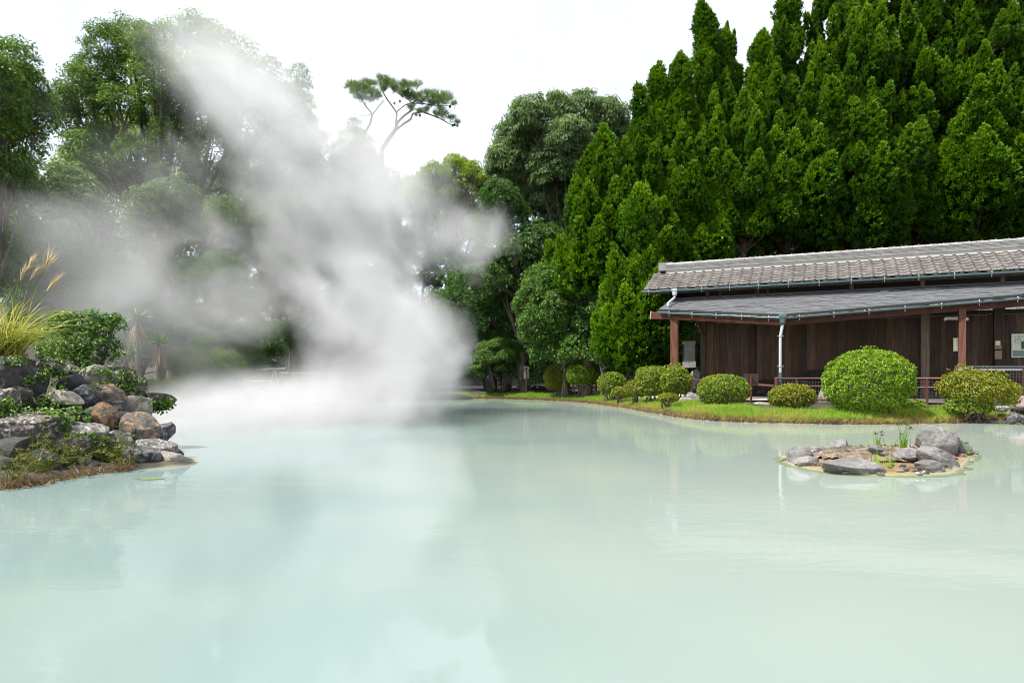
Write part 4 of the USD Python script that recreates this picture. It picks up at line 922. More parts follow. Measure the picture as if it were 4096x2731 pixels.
TREES = [
 ('broadleaf_tree', 'glossy tree cut by the left edge, its crown against the white sky', 'tree', 18., [(15, 250, 120), (75, 330, 95), (110, 420, 90), (150, 470, 62), (40, 440, 120), (-60, 350, 160), (30, 560, 110), (-70, 600, 150), (110, 560, 60), (20, 690, 90)], 'camphor', 'camphor_leaf', .34, (-60, 0), 1.15, 'bark', 31),
 ('broadleaf_tree', 'largest rounded evergreen on the left, its right half lost in the steam', 'tree', 27., [(430, 190, 90), (520, 160, 80), (610, 190, 95), (690, 190, 95), (800, 160, 110), (900, 230, 110), (400, 290, 90), (520, 300, 110), (650, 320, 110), (330, 340, 75), (270, 400, 70), (360, 430, 100), (300, 500, 75), (780, 330, 120), (920, 360, 130), (1030, 330, 110), (1120, 440, 120), (470, 420, 90), (600, 470, 85), (700, 420, 90), (840, 480, 120), (990, 510, 130), (420, 560, 85), (330, 590, 75), (700, 560, 100), (860, 620, 120), (1010, 680, 130), (1160, 620, 110), (560, 640, 100), (430, 670, 100), (700, 700, 110)], 'camphor', 'camphor_leaf', .40, (700, 0), 1.05, 'bark', 32),
 ('maple_tree', 'small yellow-green tree glimpsed through the gap in the largest evergreen', 'tree', 33., [(480, 520, 90), (560, 540, 110), (620, 580, 80)], 'fine', 'lime_leaf', .40, None, 1.1, 'bark', 33),
 ('yellow_tree', 'pale yellow-green tree between the left edge tree and the largest evergreen', 'tree', 31., [(370, 640, 90), (300, 690, 90), (420, 720, 90), (240, 740, 70)], 'fine', 'lime_leaf', .42, None, 1., 'bark', 34),
 ('understory_tree', 'misty layered shrub tree with bare forked stems at the far left', 'tree', 20., [(60, 760, 110), (180, 740, 90), (280, 760, 100), (120, 840, 120), (330, 830, 90), (20, 880, 120), (430, 850, 60), (250, 900, 100)], 'rosette', 'pale_leaf', .30, (150, 0), .8, 'bark', 35),
 ('understory_tree', 'light green layered tree dimmed by steam in front of the largest evergreen', 'tree', 23., [(620, 820, 90), (700, 780, 80), (760, 850, 90), (560, 880, 70), (640, 950, 100), (760, 960, 80), (600, 1060, 100), (720, 1080, 90), (660, 1170, 90), (840, 900, 70), (900, 850, 60)], 'rosette', 'camphor_leaf', .28, (640, 0), .95, 'bark', 36),
 ('bamboo_clump', 'feathery green bamboo clump showing through the steam', 'bamboo', 31., [(1080, 880, 80), (1150, 850, 80), (1230, 880, 80), (1100, 980, 90), (1200, 970, 90), (1160, 1050, 80), (1240, 1080, 70)], 'fine', 'camphor_leaf', .34, None, 1.1, 'bark', 37),
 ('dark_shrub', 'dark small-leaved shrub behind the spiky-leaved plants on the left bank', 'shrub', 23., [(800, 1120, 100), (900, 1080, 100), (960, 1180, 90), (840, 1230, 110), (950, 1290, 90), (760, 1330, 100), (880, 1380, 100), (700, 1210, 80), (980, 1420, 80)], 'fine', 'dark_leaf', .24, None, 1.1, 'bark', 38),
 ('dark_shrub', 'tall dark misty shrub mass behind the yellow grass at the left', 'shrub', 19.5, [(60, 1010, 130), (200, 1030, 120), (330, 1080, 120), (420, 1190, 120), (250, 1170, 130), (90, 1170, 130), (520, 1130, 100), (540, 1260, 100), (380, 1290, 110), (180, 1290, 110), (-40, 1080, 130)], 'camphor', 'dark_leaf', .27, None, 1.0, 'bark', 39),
 ('fern_shrub', 'feathery light shrub hanging over the water on the left bank, in the steam', 'shrub', 20.5, [(740, 1440, 70), (820, 1470, 80), (900, 1460, 70), (860, 1540, 70), (760, 1540, 70)], 'fine', 'camphor_leaf', .22, None, 1., 'bark', 40),
 ('background_tree', 'dark tree far behind the left bank, below the largest evergreen', 'tree', 34., [(100, 900, 200), (300, 950, 200), (480, 830, 170), (200, 1120, 200), (450, 1080, 200)], 'camphor', 'dark_leaf', .55, None, .9, 'bark', 41),
 ('background_tree', 'dark tree hidden by the thickest steam in the middle of the photo', 'tree', 35., [(900, 850, 200), (1100, 900, 200), (1300, 920, 190), (1450, 1000, 180), (1000, 1120, 200), (1250, 1150, 200), (1480, 1220, 180), (1300, 760, 130), (1420, 840, 120)], 'camphor', 'dark_leaf', .55, None, 1.7, 'bark', 42),
 ('pointed_tree', 'faint pointed conifer swallowed by steam between the evergreen and the pine', 'tree', 37., [(1190, 300, 40), (1190, 380, 60), (1180, 470, 85), (1190, 570, 110), (1180, 690, 130)], 'fine', 'dark_leaf', .45, None, 1., 'bark', 43),
 ('lime_tree', 'bright yellow-green tree top right of the pine, above the steam', 'tree', 36., [(1820, 690, 62), (1740, 700, 52), (1880, 700, 55), (1690, 750, 60), (1790, 770, 80), (1890, 780, 75), (1940, 720, 42), (1640, 800, 60), (1740, 840, 80), (1850, 870, 80), (1815, 645, 22)], 'droopy', 'lime_leaf', .38, None, 1.1, 'bark', 44),
 ('pale_tree', 'broad round tree with drooping pale green leaves left of the conifers', 'tree', 34., [(2130, 480, 95), (2230, 440, 70), (2330, 450, 80), (2430, 470, 75), (2060, 560, 80), (2030, 650, 80), (2150, 590, 100), (2270, 560, 100), (2380, 570, 95), (2480, 560, 80), (2080, 720, 95), (2220, 690, 100), (2340, 690, 90), (2040, 800, 80), (2160, 800, 100), (2280, 820, 90), (2230, 920, 85)], 'droopy', 'pale_leaf', .46, (2230, 0), 1.7, 'bark', 45),
 ('dark_tree', 'dark glossy evergreen under the pale drooping tree, left of the conifers', 'tree', 31., [(2000, 800, 80), (2030, 900, 90), (1990, 1000, 90), (2080, 1010, 80), (2160, 960, 80), (2040, 1100, 90), (2160, 1080, 90), (1960, 1110, 70), (2260, 1040, 80), (1930, 900, 60)], 'rosette', 'dark_leaf', .42, (2100, 0), 1.4, 'bark', 46),
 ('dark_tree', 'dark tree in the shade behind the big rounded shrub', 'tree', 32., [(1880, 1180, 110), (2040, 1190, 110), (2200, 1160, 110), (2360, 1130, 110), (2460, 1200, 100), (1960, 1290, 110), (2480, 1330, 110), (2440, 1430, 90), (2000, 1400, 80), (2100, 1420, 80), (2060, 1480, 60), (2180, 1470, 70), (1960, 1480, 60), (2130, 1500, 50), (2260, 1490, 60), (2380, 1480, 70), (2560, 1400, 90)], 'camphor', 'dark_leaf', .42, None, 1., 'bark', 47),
 ('glossy_shrub', 'big rounded dark green shrub behind the clipped hedge, left of the pavilion', 'shrub', 27.5, [(2170, 1140, 80), (2260, 1120, 85), (2340, 1150, 70), (2130, 1210, 70), (2220, 1220, 100), (2330, 1240, 90), (2160, 1310, 85), (2260, 1330, 95), (2360, 1330, 70), (2190, 1390, 70), (2310, 1400, 70), (2390, 1270, 50)], 'big', 'shrub_leaf', .33, None, 1.2, 'bark', 48),
 ('glossy_shrub', 'loose green shrub at the edge of the steam, above the olive hedge', 'shrub', 33., [(1850, 1200, 60), (1930, 1190, 60), (2000, 1210, 60), (1880, 1260, 60), (1970, 1260, 60), (2050, 1260, 50), (1820, 1280, 50)], 'big', 'shrub_leaf', .36, None, 1.8, 'bark', 49),
 ('forest_edge', 'dark evergreen behind the conifer trunks, left part', 'tree', 35., [(2700, 950, 130), (2850, 1010, 120), (2560, 1000, 120), (2980, 1040, 100), (2620, 1150, 150), (2780, 1180, 150)], 'camphor', 'dark_leaf', .45, None, .9, 'bark', 50),
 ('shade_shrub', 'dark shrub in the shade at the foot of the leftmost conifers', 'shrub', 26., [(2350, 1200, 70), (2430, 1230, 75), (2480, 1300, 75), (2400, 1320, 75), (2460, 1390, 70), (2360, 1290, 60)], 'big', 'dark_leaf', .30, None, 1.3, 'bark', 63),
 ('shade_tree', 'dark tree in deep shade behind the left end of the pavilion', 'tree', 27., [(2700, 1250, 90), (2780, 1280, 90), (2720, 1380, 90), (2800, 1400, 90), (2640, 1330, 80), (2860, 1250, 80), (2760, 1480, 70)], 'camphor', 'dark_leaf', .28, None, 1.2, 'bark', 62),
 ('forest_edge', 'dark evergreen behind the conifer trunks, right part', 'tree', 36., [(3200, 1010, 90), (3400, 1000, 90), (3560, 1010, 70), (3760, 990, 90), (3950, 980, 90), (4080, 900, 110), (4120, 700, 130)], 'camphor', 'dark_leaf', .45, None, .6, 'bark', 51),
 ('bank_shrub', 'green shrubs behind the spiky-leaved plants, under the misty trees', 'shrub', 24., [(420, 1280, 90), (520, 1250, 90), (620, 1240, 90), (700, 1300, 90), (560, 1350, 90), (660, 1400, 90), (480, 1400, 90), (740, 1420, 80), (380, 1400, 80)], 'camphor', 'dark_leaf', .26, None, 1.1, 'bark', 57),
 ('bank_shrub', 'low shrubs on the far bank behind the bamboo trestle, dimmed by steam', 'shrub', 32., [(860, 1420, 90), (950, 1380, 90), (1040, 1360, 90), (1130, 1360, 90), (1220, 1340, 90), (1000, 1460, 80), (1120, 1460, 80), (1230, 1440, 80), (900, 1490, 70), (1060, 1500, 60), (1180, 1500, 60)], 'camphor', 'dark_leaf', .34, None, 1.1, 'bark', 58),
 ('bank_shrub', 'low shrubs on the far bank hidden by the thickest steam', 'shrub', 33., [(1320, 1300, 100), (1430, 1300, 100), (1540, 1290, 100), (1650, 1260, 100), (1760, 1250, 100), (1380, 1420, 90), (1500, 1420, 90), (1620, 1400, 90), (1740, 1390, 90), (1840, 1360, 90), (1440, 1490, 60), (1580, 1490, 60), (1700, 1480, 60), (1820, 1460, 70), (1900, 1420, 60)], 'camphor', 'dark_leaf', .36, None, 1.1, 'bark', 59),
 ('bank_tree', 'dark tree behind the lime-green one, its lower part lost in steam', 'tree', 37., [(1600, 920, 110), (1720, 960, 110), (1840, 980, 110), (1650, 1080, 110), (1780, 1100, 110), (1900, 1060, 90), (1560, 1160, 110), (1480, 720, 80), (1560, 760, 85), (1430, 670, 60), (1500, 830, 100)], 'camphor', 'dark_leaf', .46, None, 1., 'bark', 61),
]
for nm, lab, cat, d, lobes, kd, lf, sz, tk, dn, bk, sd in TREES:
    tree(nm, lab, cat, d, lobes, kd, lf, sz, tk, dn, bk, seed=sd, stems=3 if cat in ('shrub', 'bamboo') else 1, tr=.05 if cat in ('shrub', 'bamboo') else (.13 if d < 26 else .24))
# ------------------------------------------------------------ tall conifers made of upright plumes
def plume(seed, slim=1., nt=150):
    g = np.random.default_rng(seed); out = []
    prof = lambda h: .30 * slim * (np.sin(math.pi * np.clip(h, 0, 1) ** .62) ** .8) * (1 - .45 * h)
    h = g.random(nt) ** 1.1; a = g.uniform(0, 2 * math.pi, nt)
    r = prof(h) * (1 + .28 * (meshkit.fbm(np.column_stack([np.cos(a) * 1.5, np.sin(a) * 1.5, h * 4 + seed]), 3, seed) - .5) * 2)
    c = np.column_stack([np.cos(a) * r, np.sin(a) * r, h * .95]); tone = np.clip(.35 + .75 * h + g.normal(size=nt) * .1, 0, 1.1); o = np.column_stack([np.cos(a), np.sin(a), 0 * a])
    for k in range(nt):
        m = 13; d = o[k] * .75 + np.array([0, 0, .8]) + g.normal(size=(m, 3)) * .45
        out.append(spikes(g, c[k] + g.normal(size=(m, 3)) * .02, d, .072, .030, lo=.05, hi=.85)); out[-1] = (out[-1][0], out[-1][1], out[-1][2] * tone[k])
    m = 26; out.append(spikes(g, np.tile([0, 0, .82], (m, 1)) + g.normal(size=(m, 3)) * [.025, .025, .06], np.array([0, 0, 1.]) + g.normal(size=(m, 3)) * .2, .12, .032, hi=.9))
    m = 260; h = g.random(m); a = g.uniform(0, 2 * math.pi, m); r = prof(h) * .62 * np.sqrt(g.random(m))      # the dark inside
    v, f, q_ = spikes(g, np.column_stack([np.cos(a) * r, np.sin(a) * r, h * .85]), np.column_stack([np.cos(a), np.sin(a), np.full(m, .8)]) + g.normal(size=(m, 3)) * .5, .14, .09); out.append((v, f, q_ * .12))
    return merge(*out)
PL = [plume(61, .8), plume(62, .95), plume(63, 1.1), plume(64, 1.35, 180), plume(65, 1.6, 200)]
def conifer(label, px, d, top, R, bottom, seed, lean=0., dens=1., skirt=0.):
    g = np.random.default_rng(seed)
    t = thing('tall_conifer', label, 'conifer', group=None)
    b = P(px, HY, d); zb = float(gz(b[0], b[1])) - .3
    zt, z0 = P(px, top, d)[2], P(px, bottom, d)[2]; Hh = zt - z0
    ax = lambda z: np.array([b[0] + lean * (z - zb) / (zt - zb), b[1], z])
    m = MB(); zs = np.linspace(zb, zb + (zt - zb) * .92, 9)
    m.tube([ax(z) + np.array([g.normal() * .05, g.normal() * .05, 0]) for z in zs], np.linspace(.24, .05, 9), 9)
    pos, nor, sc, idx = [], [], [], []
    n = int(dens * 5.4 * R * Hh) + 12
    for k in range(n):
        u = (k + g.random()) / n
        tt = 1 - math.sqrt(1 - u * .985)            # more towards the wide lower part
        z = z0 + Hh * tt
        r = R * min(1., .62 + tt * 3.2) * (1 - tt ** 1.35) * g.uniform(.8, 1.08) + .08
        a = g.uniform(0, 2 * math.pi)
        o = np.array([math.cos(a), math.sin(a), 0])
        size = (1.7 - .6 * tt) * g.uniform(.6, 1.3)
        p = ax(z) + o * r
        pos.append(p - [0, 0, size * .35]); nor.append(o * (.26 - .16 * tt) + np.array([0, 0, 1]) + g.normal(size=3) * .07)
        wide = (.92 - .32 * tt)
        sc.append((size * wide, size * wide, size)); idx.append(min(4, max(0, int(round(3.4 - 3.6 * tt + g.normal() * .8)))))
        m.tube([ax(max(zb + 1, z - r * .9)), ax(z) * .35 + p * .65 - [0, 0, .35 * r], p], [.05, .035, .02], 5)
    n2 = int(n * .5)
    for k in range(n2):        # inner plumes
        tt = g.random() ** 1.3; z = z0 + Hh * tt; a = g.uniform(0, 2 * math.pi); r = R * (1 - tt) * .45
        size = g.uniform(1.1, 1.7); pos.append(ax(z) + np.array([math.cos(a) * r, math.sin(a) * r, -size * .3])); nor.append(np.array([0, 0, 1.]) + g.normal(size=3) * .1); sc.append((size, size, size)); idx.append(int(g.integers(1, 4)))
    for k in range(5):         # the leader
        size = 1.3 - .1 * k; pos.append(ax(zt - .55 - .38 * k) + g.normal(size=3) * [.05 + .05 * k, .05 + .05 * k, 0] - [0, 0, size * .3]); nor.append(np.array([0, 0, 1.]) + g.normal(size=3) * .06); sc.append((size * .55, size * .55, size)); idx.append(0)
    for k in range(int(skirt)):   # loose low sprays under the crown
        z = z0 - g.uniform(.0, 2.2); a = g.uniform(0, 2 * math.pi); r = R * g.uniform(.3, .9); o = np.array([math.cos(a), math.sin(a), 0]); size = g.uniform(.9, 1.4)
        p = ax(z) + o * r; pos.append(p - [0, 0, size * .3]); nor.append(o * .3 + np.array([0, 0, 1])); sc.append((size * 1.2, size * 1.2, size)); idx.append(4)
        m.tube([ax(z - .6), ax(z) * .5 + p * .5 - [0, 0, .2], p], [.05, .035, .02], 5)
    m.build('trunk', 'juniper_bark', t, smooth=50)
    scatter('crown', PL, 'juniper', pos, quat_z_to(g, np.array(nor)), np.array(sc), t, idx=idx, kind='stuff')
CON = [
 ('shortest conifer of the row, at its left end beside the pale drooping tree', 2345, 26.8, 670, 1.1, 1120, 70, .1, 1.2, 0),
 ('conifer with a small spire beside the shortest one at the left end of the row', 2420, 26.5, 560, 1.4, 1120, 71, .05, 1.2, 0),
 ('third conifer from the left end, its spire stepping up over the second', 2567, 27.2, 420, 1.5, 1150, 72, .0, 1.2, 0),
 ('fourth conifer from the left end, pressed between two spires', 2640, 28., 325, 1.2, 1000, 81, .0, 1.2, 0),
 ('fifth conifer from the left end, just left of the free-standing spire', 2716, 27.6, 260, 1.5, 1060, 82, .0, 1.15, 2),
 ('conifer with the free-standing spire left of the gap in the row', 2818, 28.5, 70, 1.5, 960, 73, .05, 1.15, 3),
 ('slim conifer with a blunt top pressed against the free-standing spire', 2900, 29., 115, .9, 800, 74, .0, 1.3, 0),
 ('conifer filling the foot of the gap in the row', 2975, 27.5, 400, 1.5, 930, 83, .0, 1.1, 2),
 ('slim conifer stepping up at the right side of the gap', 3045, 28.5, 210, 1.1, 900, 84, .0, 1.15, 0),
 ('conifer just right of the gap, its top reaching the upper edge of the photo', 3140, 28.5, 0, 1.9, 930, 75, .1, 1.1, 5),
 ('conifer over the middle of the tiled roof, its top out of the photo', 3390, 28.5, -420, 2.4, 950, 76, .0, 1.1, 6),
 ('conifer with pale sky showing between its trunk and the next, right of the roof middle', 3640, 29., -500, 2.4, 900, 77, .1, 1.0, 6),
 ('conifer above the right half of the roof with a forked bare trunk', 3890, 28., -430, 2.4, 910, 78, .0, 1.0, 5),
 ('conifer cut by the right edge of the photo', 4160, 27.5, -350, 2.5, 950, 79, .0, 1., 5),
 ('low drooping conifer hanging beside the left end of the pavilion roof', 2560, 24.5, 850, 1.05, 1440, 80, .0, 2.2, 3),
]
for a in CON: conifer(*a)
# ------------------------------------------------------------ windswept pine
g = np.random.default_rng(91); PK = .62
t = thing('pine_tree', 'windswept pine with a leaning bare trunk against the white sky', 'pine')
Z9 = lambda x, y, dd=0.: P(1350 + x * .268, 280 + y * .268, 38 + dd)
def limb(mb, pts, r0, r1): 
    pts = [Z9(*p) for p in pts]
    mb.tube(pts, np.linspace(r0, r1, len(pts)) * PK, 7)
m = MB()
limb(m, [(640, 1900), (650, 1400), (670, 1180), (760, 1040), (860, 900)], .30, .17)
limb(m, [(860, 900), (900, 780), (1000, 680), (1100, 610), (1105, 500)], .14, .07)
limb(m, [(860, 900), (980, 810), (1090, 740), (1120, 660), (1250, 620), (1500, 710), (1700, 820), (1790, 830)], .13, .02)
limb(m, [(870, 860), (885, 640), (800, 520), (740, 440), (660, 300), (630, 160)], .10, .03)
limb(m, [(890, 620), (1000, 530), (1090, 500)], .06, .03)
limb(m, [(1105, 500), (1250, 500), (1500, 540), (1700, 530)], .06, .02)
limb(m, [(1105, 500), (1000, 350), (950, 220)], .06, .02); limb(m, [(1100, 500), (1300, 400), (1450, 380), (1600, 400)], .05, .02)
limb(m, [(320, 1900), (310, 1250), (400, 960), (490, 800), (520, 660), (420, 540), (300, 330)], .20, .04)
limb(m, [(530, 660), (620, 540), (700, 450)], .06, .03); limb(m, [(520, 660), (350, 690), (250, 650)], .04, .015); limb(m, [(420, 540), (430, 400), (420, 260)], .04, .02)
limb(m, [(1020, 860), (1060, 1000), (1120, 1045)], .02, .008); limb(m, [(1075, 790), (1150, 880), (1230, 930)], .015, .006)
pads = [(640, 120, 55), (720, 160, 70), (800, 200, 70), (700, 260, 80), (850, 270, 90), (960, 220, 80), (1080, 240, 80), (1180, 240, 60), (960, 340, 90), (1060, 380, 100), (1180, 400, 90), (1280, 460, 80), (1330, 350, 60), (1420, 400, 90), (1400, 500, 80), (1520, 420, 80), (1600, 390, 60), (1660, 440, 60), (1560, 500, 60), (1740, 520, 35), (1480, 660, 60), (1600, 680, 60), (1700, 730, 50), (1780, 790, 35), (1200, 620, 50), (1320, 600, 55), (1560, 600, 40), (1100, 560, 50),
        (300, 250, 90), (420, 220, 90), (250, 330, 80), (400, 340, 90), (520, 330, 80), (560, 200, 70), (340, 430, 70), (480, 430, 60), (200, 250, 60), (600, 400, 60)]
pos, nor = [], []
for x, y, r in pads:
    for _ in range(int(4 + r * r / 560)):
        q_ = g.normal(size=2) * r * .55
        p = Z9(x + q_[0], y + q_[1] * .6, g.normal() * .5); pos.append(p); nor.append([g.normal() * .35, g.normal() * .35, 1])
        if g.random() < .35:
            c = Z9(x, y + 60); m.tube([c, (c + p) / 2 - [0, 0, .05], p], [.018, .012, .006], 4)
m.build('trunk', 'pine_bark', t, smooth=50)
def needle_tuft(seed):
    g = np.random.default_rng(seed); k = 44
    return spikes(g, g.normal(size=(k, 3)) * [.1, .1, .12], sphere_dirs(g, k, -.25) + [0, 0, .45], .95, .05)
PN = [needle_tuft(s) for s in (1, 2, 3)]
scatter('crown', PN, 'pine_needle', pos, quat_z_to(g, np.array(nor, float)), g.uniform(.22, .34, len(pos)), t, rng=g, kind='stuff')
m = MB()
for x, y in [(640, 205), (830, 275), (960, 210), (985, 215), (1050, 290), (720, 270), (960, 365), (1340, 380), (1580, 370), (1600, 445), (1680, 550), (1720, 830), (1750, 820), (1790, 830), (1230, 680), (1170, 670), (850, 500), (930, 470)]:
    s = trimesh.creation.icosphere(1, .085); s.apply_scale((.8, .8, 1)); s.apply_translation(Z9(x, y, g.normal() * .3)); m.tri(s)
m.build('pine_cones', 'cone_brown', t, kind='stuff')
# small conifer below the pine, in the steam
tree('pointed_tree', 'misty feathery conifer just left of the pine trunk, half in the steam', 'tree', 36.5, [(1420, 510, 40), (1410, 570, 60), (1450, 600, 55), (1370, 620, 60), (1470, 650, 60), (1400, 680, 80)], 'fine', 'camphor_leaf', .36, None, 1.1, seed=55)

# ------------------------------------------------------------ clipped bushes
def bush(label, x0, y0, x1, y1, d, leaf, seed, L=.06, shape=2.4, cut=-.62, rough=.12, cat='bush', name='clipped_bush', fill=1., shoots=0, stem=True, group=None, tilt=0):
    """A clipped bush of small leaves; x0..y1 its outline in photo pixels."""
    g = np.random.default_rng(seed + 500); k = d / F
    c = P((x0 + x1) / 2, (y0 + y1) / 2, d); rx, rz = (x1 - x0) * k / 2, (y1 - y0) * k / 2; ry = rx * .92
    t = thing(name, label, cat, group=group)
    area = 4 * math.pi * ((rx * ry) ** 1.6 / 3 + 2 * (rx * rz) ** 1.6 / 3) ** (1 / 1.6)
    n = int(fill * 1.35 * area / (L * L * .42 * .5)); n = min(n, 11000)
    dr = sphere_dirs(g, n, cut)
    se = (np.abs(dr) ** shape).sum(1) ** (-1 / shape)
    nzv = meshkit.fbm(dr * 2.6 + seed, 3, seed) - .5; n2 = meshkit.fbm(dr * 9 + seed, 2, seed) - .5
    rad = se * (1 + rough * 2 * nzv + .06 * n2 * 2) * (1 - .20 * g.random(n) ** 2.2) * (1 - .12 * np.clip((meshkit.fbm(dr * 4.2 + seed * 3.1, 2, seed + 4) - .56) / .12, 0, 1))
    p = dr * rad[:, None]; s = (rz - 0) * 2 / (p[:, 2].max() - p[:, 2].min())
    p = np.column_stack([p[:, 0] * rx, p[:, 1] * ry, (p[:, 2] - (p[:, 2].max() + p[:, 2].min()) / 2) * s])
    out = [leaves(g, c + p, dr + [0, 0, .35] + g.normal(size=(n, 3)) * .55, L, L * .45)]
    for _ in range(shoots):
        e = sphere_dirs(g, 1, .45)[0]; b = c + e * [rx, ry, rz] * .86; m_ = 14
        out.append(leaves(g, b + np.column_stack([g.normal(size=m_) * L * .7, g.normal(size=m_) * L * .7, g.uniform(0, L * 2.6, m_)]), g.normal(size=(m_, 3)) + [0, 0, .6], L * 1.2, L * .5))
    v, f, r = merge(*out)
    if tilt: v = v + (v - c) * 0 + np.outer((v[:, 0] - c[0]) * tilt, [0, 0, 1])
    put('foliage', v, f, leaf, t, rnd=r, kind=None)
    if stem:
        m = MB(); zb = float(gz(c[0], c[1])) - .05
        for _ in range(11):
            e = sphere_dirs(g, 1, -.2)[0]; q_ = c + e * [rx, ry, rz] * g.uniform(.6, .85)
            o = np.array([c[0] + g.normal() * rx * .22, c[1] + g.normal() * ry * .22, zb])
            m.tube([o, (o + q_) / 2 + g.normal(size=3) * rx * .08, q_], [.022, .015, .006], 5)
        m.build('stems', 'bark', t, smooth=50)
    return t
BUSH = [
 ('olive-green round bush nearest the notice board', 2176, 1453, 2284, 1562, 28.6, 'azalea_olive', 0),
 ('bright green dome-shaped bush on short bare legs, second from the notice board', 2264, 1456, 2388, 1540, 26.8, 'azalea_bright', 0),
 ('round green bush directly below the arrow sign', 2389, 1486, 2504, 1572, 23.6, 'azalea', 0),
 ('flat-topped green bush left of the leafy one below the left red post', 2540, 1462, 2684, 1582, 20.3, 'azalea', 0),
 ('loose leafy bush at the foot of the left red post', 2642, 1462, 2764, 1582, 19.2, 'azalea', 4),
 ('orange-tinged bush tucked at the left side of the flat-topped bush', 2494, 1520, 2592, 1586, 20.8, 'azalea_olive', 0),
 ('small orange-tinged bush low in the grass under the arrow sign', 2446, 1546, 2520, 1584, 22.2, 'azalea_olive', 0),
 ('small round bush half buried in the grass, left of the grey stones', 2630, 1570, 2714, 1608, 17.4, 'azalea_olive', 0),
 ('round green bush left of the back-turned sign panel', 2792, 1495, 2994, 1620, 16.6, 'azalea', 3),
 ('low olive bush under the grey downpipe', 3078, 1533, 3258, 1630, 15.4, 'azalea_olive', 0),
 ('biggest round bush, in front of the board wall', 3304, 1396, 3640, 1648, 14.2, 'azalea_bright', 12),
 ('spreading leafy bush with open bare stems below, right of the biggest bush', 3778, 1478, 4048, 1610, 14., 'azalea_olive', 8),
 ('small dark bush at the right foot of the biggest bush', 3612, 1597, 3700, 1646, 14.8, 'azalea', 0)]
for k, (lab, x0, y0, x1, y1, d, lf, sh) in enumerate(BUSH):
    bush(lab, x0, y0, x1, y1, d, lf, k * 7, L=.068 if d < 18 else .082, shoots=sh if k in (4, 10, 11) else 0, shape=2.25 if k not in (3,) else 2.8, cut={10: -.93, 11: -.45}.get(k, -.84), rough=.075 if k not in (4, 11) else .2, fill=.95 if k != 11 else .8, tilt=-.14 if k == 11 else 0)
bush('low dark bush growing under the spreading leafy bush', 3790, 1575, 3960, 1650, 13.9, 'azalea', 205, fill=.7, rough=.3)
bush('clipped dark green hedge block behind the notice board side bush', 2148, 1416, 2268, 1530, 31., 'dark_leaf', 201, L=.085, shape=3.4, name='clipped_hedge', cat='hedge', rough=.04)
bush('long clipped green hedge mound behind the dome-shaped bush', 2225, 1392, 2450, 1540, 30., 'camphor_leaf', 202, L=.085, shape=2.6, name='clipped_hedge', cat='hedge', rough=.07)
bush('olive-brown rounded hedge above the small umbrella-shaped tree', 1930, 1284, 2110, 1420, 33.5, 'azalea_olive', 203, L=.085, shape=2.4, name='clipped_hedge', cat='hedge', rough=.05)
bush('dark clipped hedge in the shade left of the pavilion post', 2430, 1400, 2560, 1560, 27.5, 'dark_leaf', 204, L=.085, shape=2.6, name='clipped_hedge', cat='hedge', rough=.08)
# umbrella-shaped small tree and its leaning neighbour
def small_tree(label, base, top, lobes, d, lf, seed):
    g = np.random.default_rng(seed); t = thing('small_tree', label, 'tree'); m = MB()
    b, e = P(*base, d), P(*top, d)
    m.tube([b, b * .5 + e * .5 + [.02, 0, 0], e], [.09, .08, .06], 8)
    pos, nor = [], []
    for px, py, r in lobes:
        c = P(px, py, d + g.normal() * .3); rr = r * d / F
        m.tube([e - [0, 0, .1], (e + c) / 2 - [0, 0, .08], c], [.04, .03, .012], 6)
        n = int(40 * (rr / .3) ** 2) + 14; dr = sphere_dirs(g, n, -.4)
        pos.append(c + dr * rr * [1, 1, .6] * (1 - .4 * g.random((n, 1)))); nor.append(dr * .5 + [0, 0, .8] + g.normal(size=(n, 3)) * .2)
    m.build('trunk', 'post_grey', t, smooth=50)
    pos, nor = np.vstack(pos), np.vstack(nor); scatter('crown', PROTO['big'], lf, pos, quat_z_to(g, nor), g.uniform(.17, .27, len(pos)), t, rng=g, kind='stuff')
small_tree('small umbrella-shaped tree on a short thick trunk beside the notice board', (2017, 1562), (2022, 1480), [(1945, 1390, 34), (1995, 1380, 36), (2045, 1385, 34), (2070, 1400, 22), (1960, 1425, 32), (2025, 1420, 34), (1945, 1460, 20), (2050, 1440, 22), (2000, 1470, 16)], 30.8, 'shrub_leaf', 1)
small_tree('thin leaning tree at the edge of the steam, left of the umbrella-shaped tree', (1976, 1552), (1950, 1445), [(1940, 1420, 34), (1915, 1440, 26), (1900, 1480, 22), (1960, 1440, 26)], 30.5, 'shrub_leaf', 2)
# stakes tied to the umbrella-shaped tree
m = MB()
for x in (2010, 2028): m.tube([P(x, 1562, 30.5), P(x, 1488, 30.7)], .018, 6)
m.build('tree_stakes', 'post_grey', None, smooth=50, label='thin wooden stakes propping the small umbrella-shaped tree', cat='stakes')

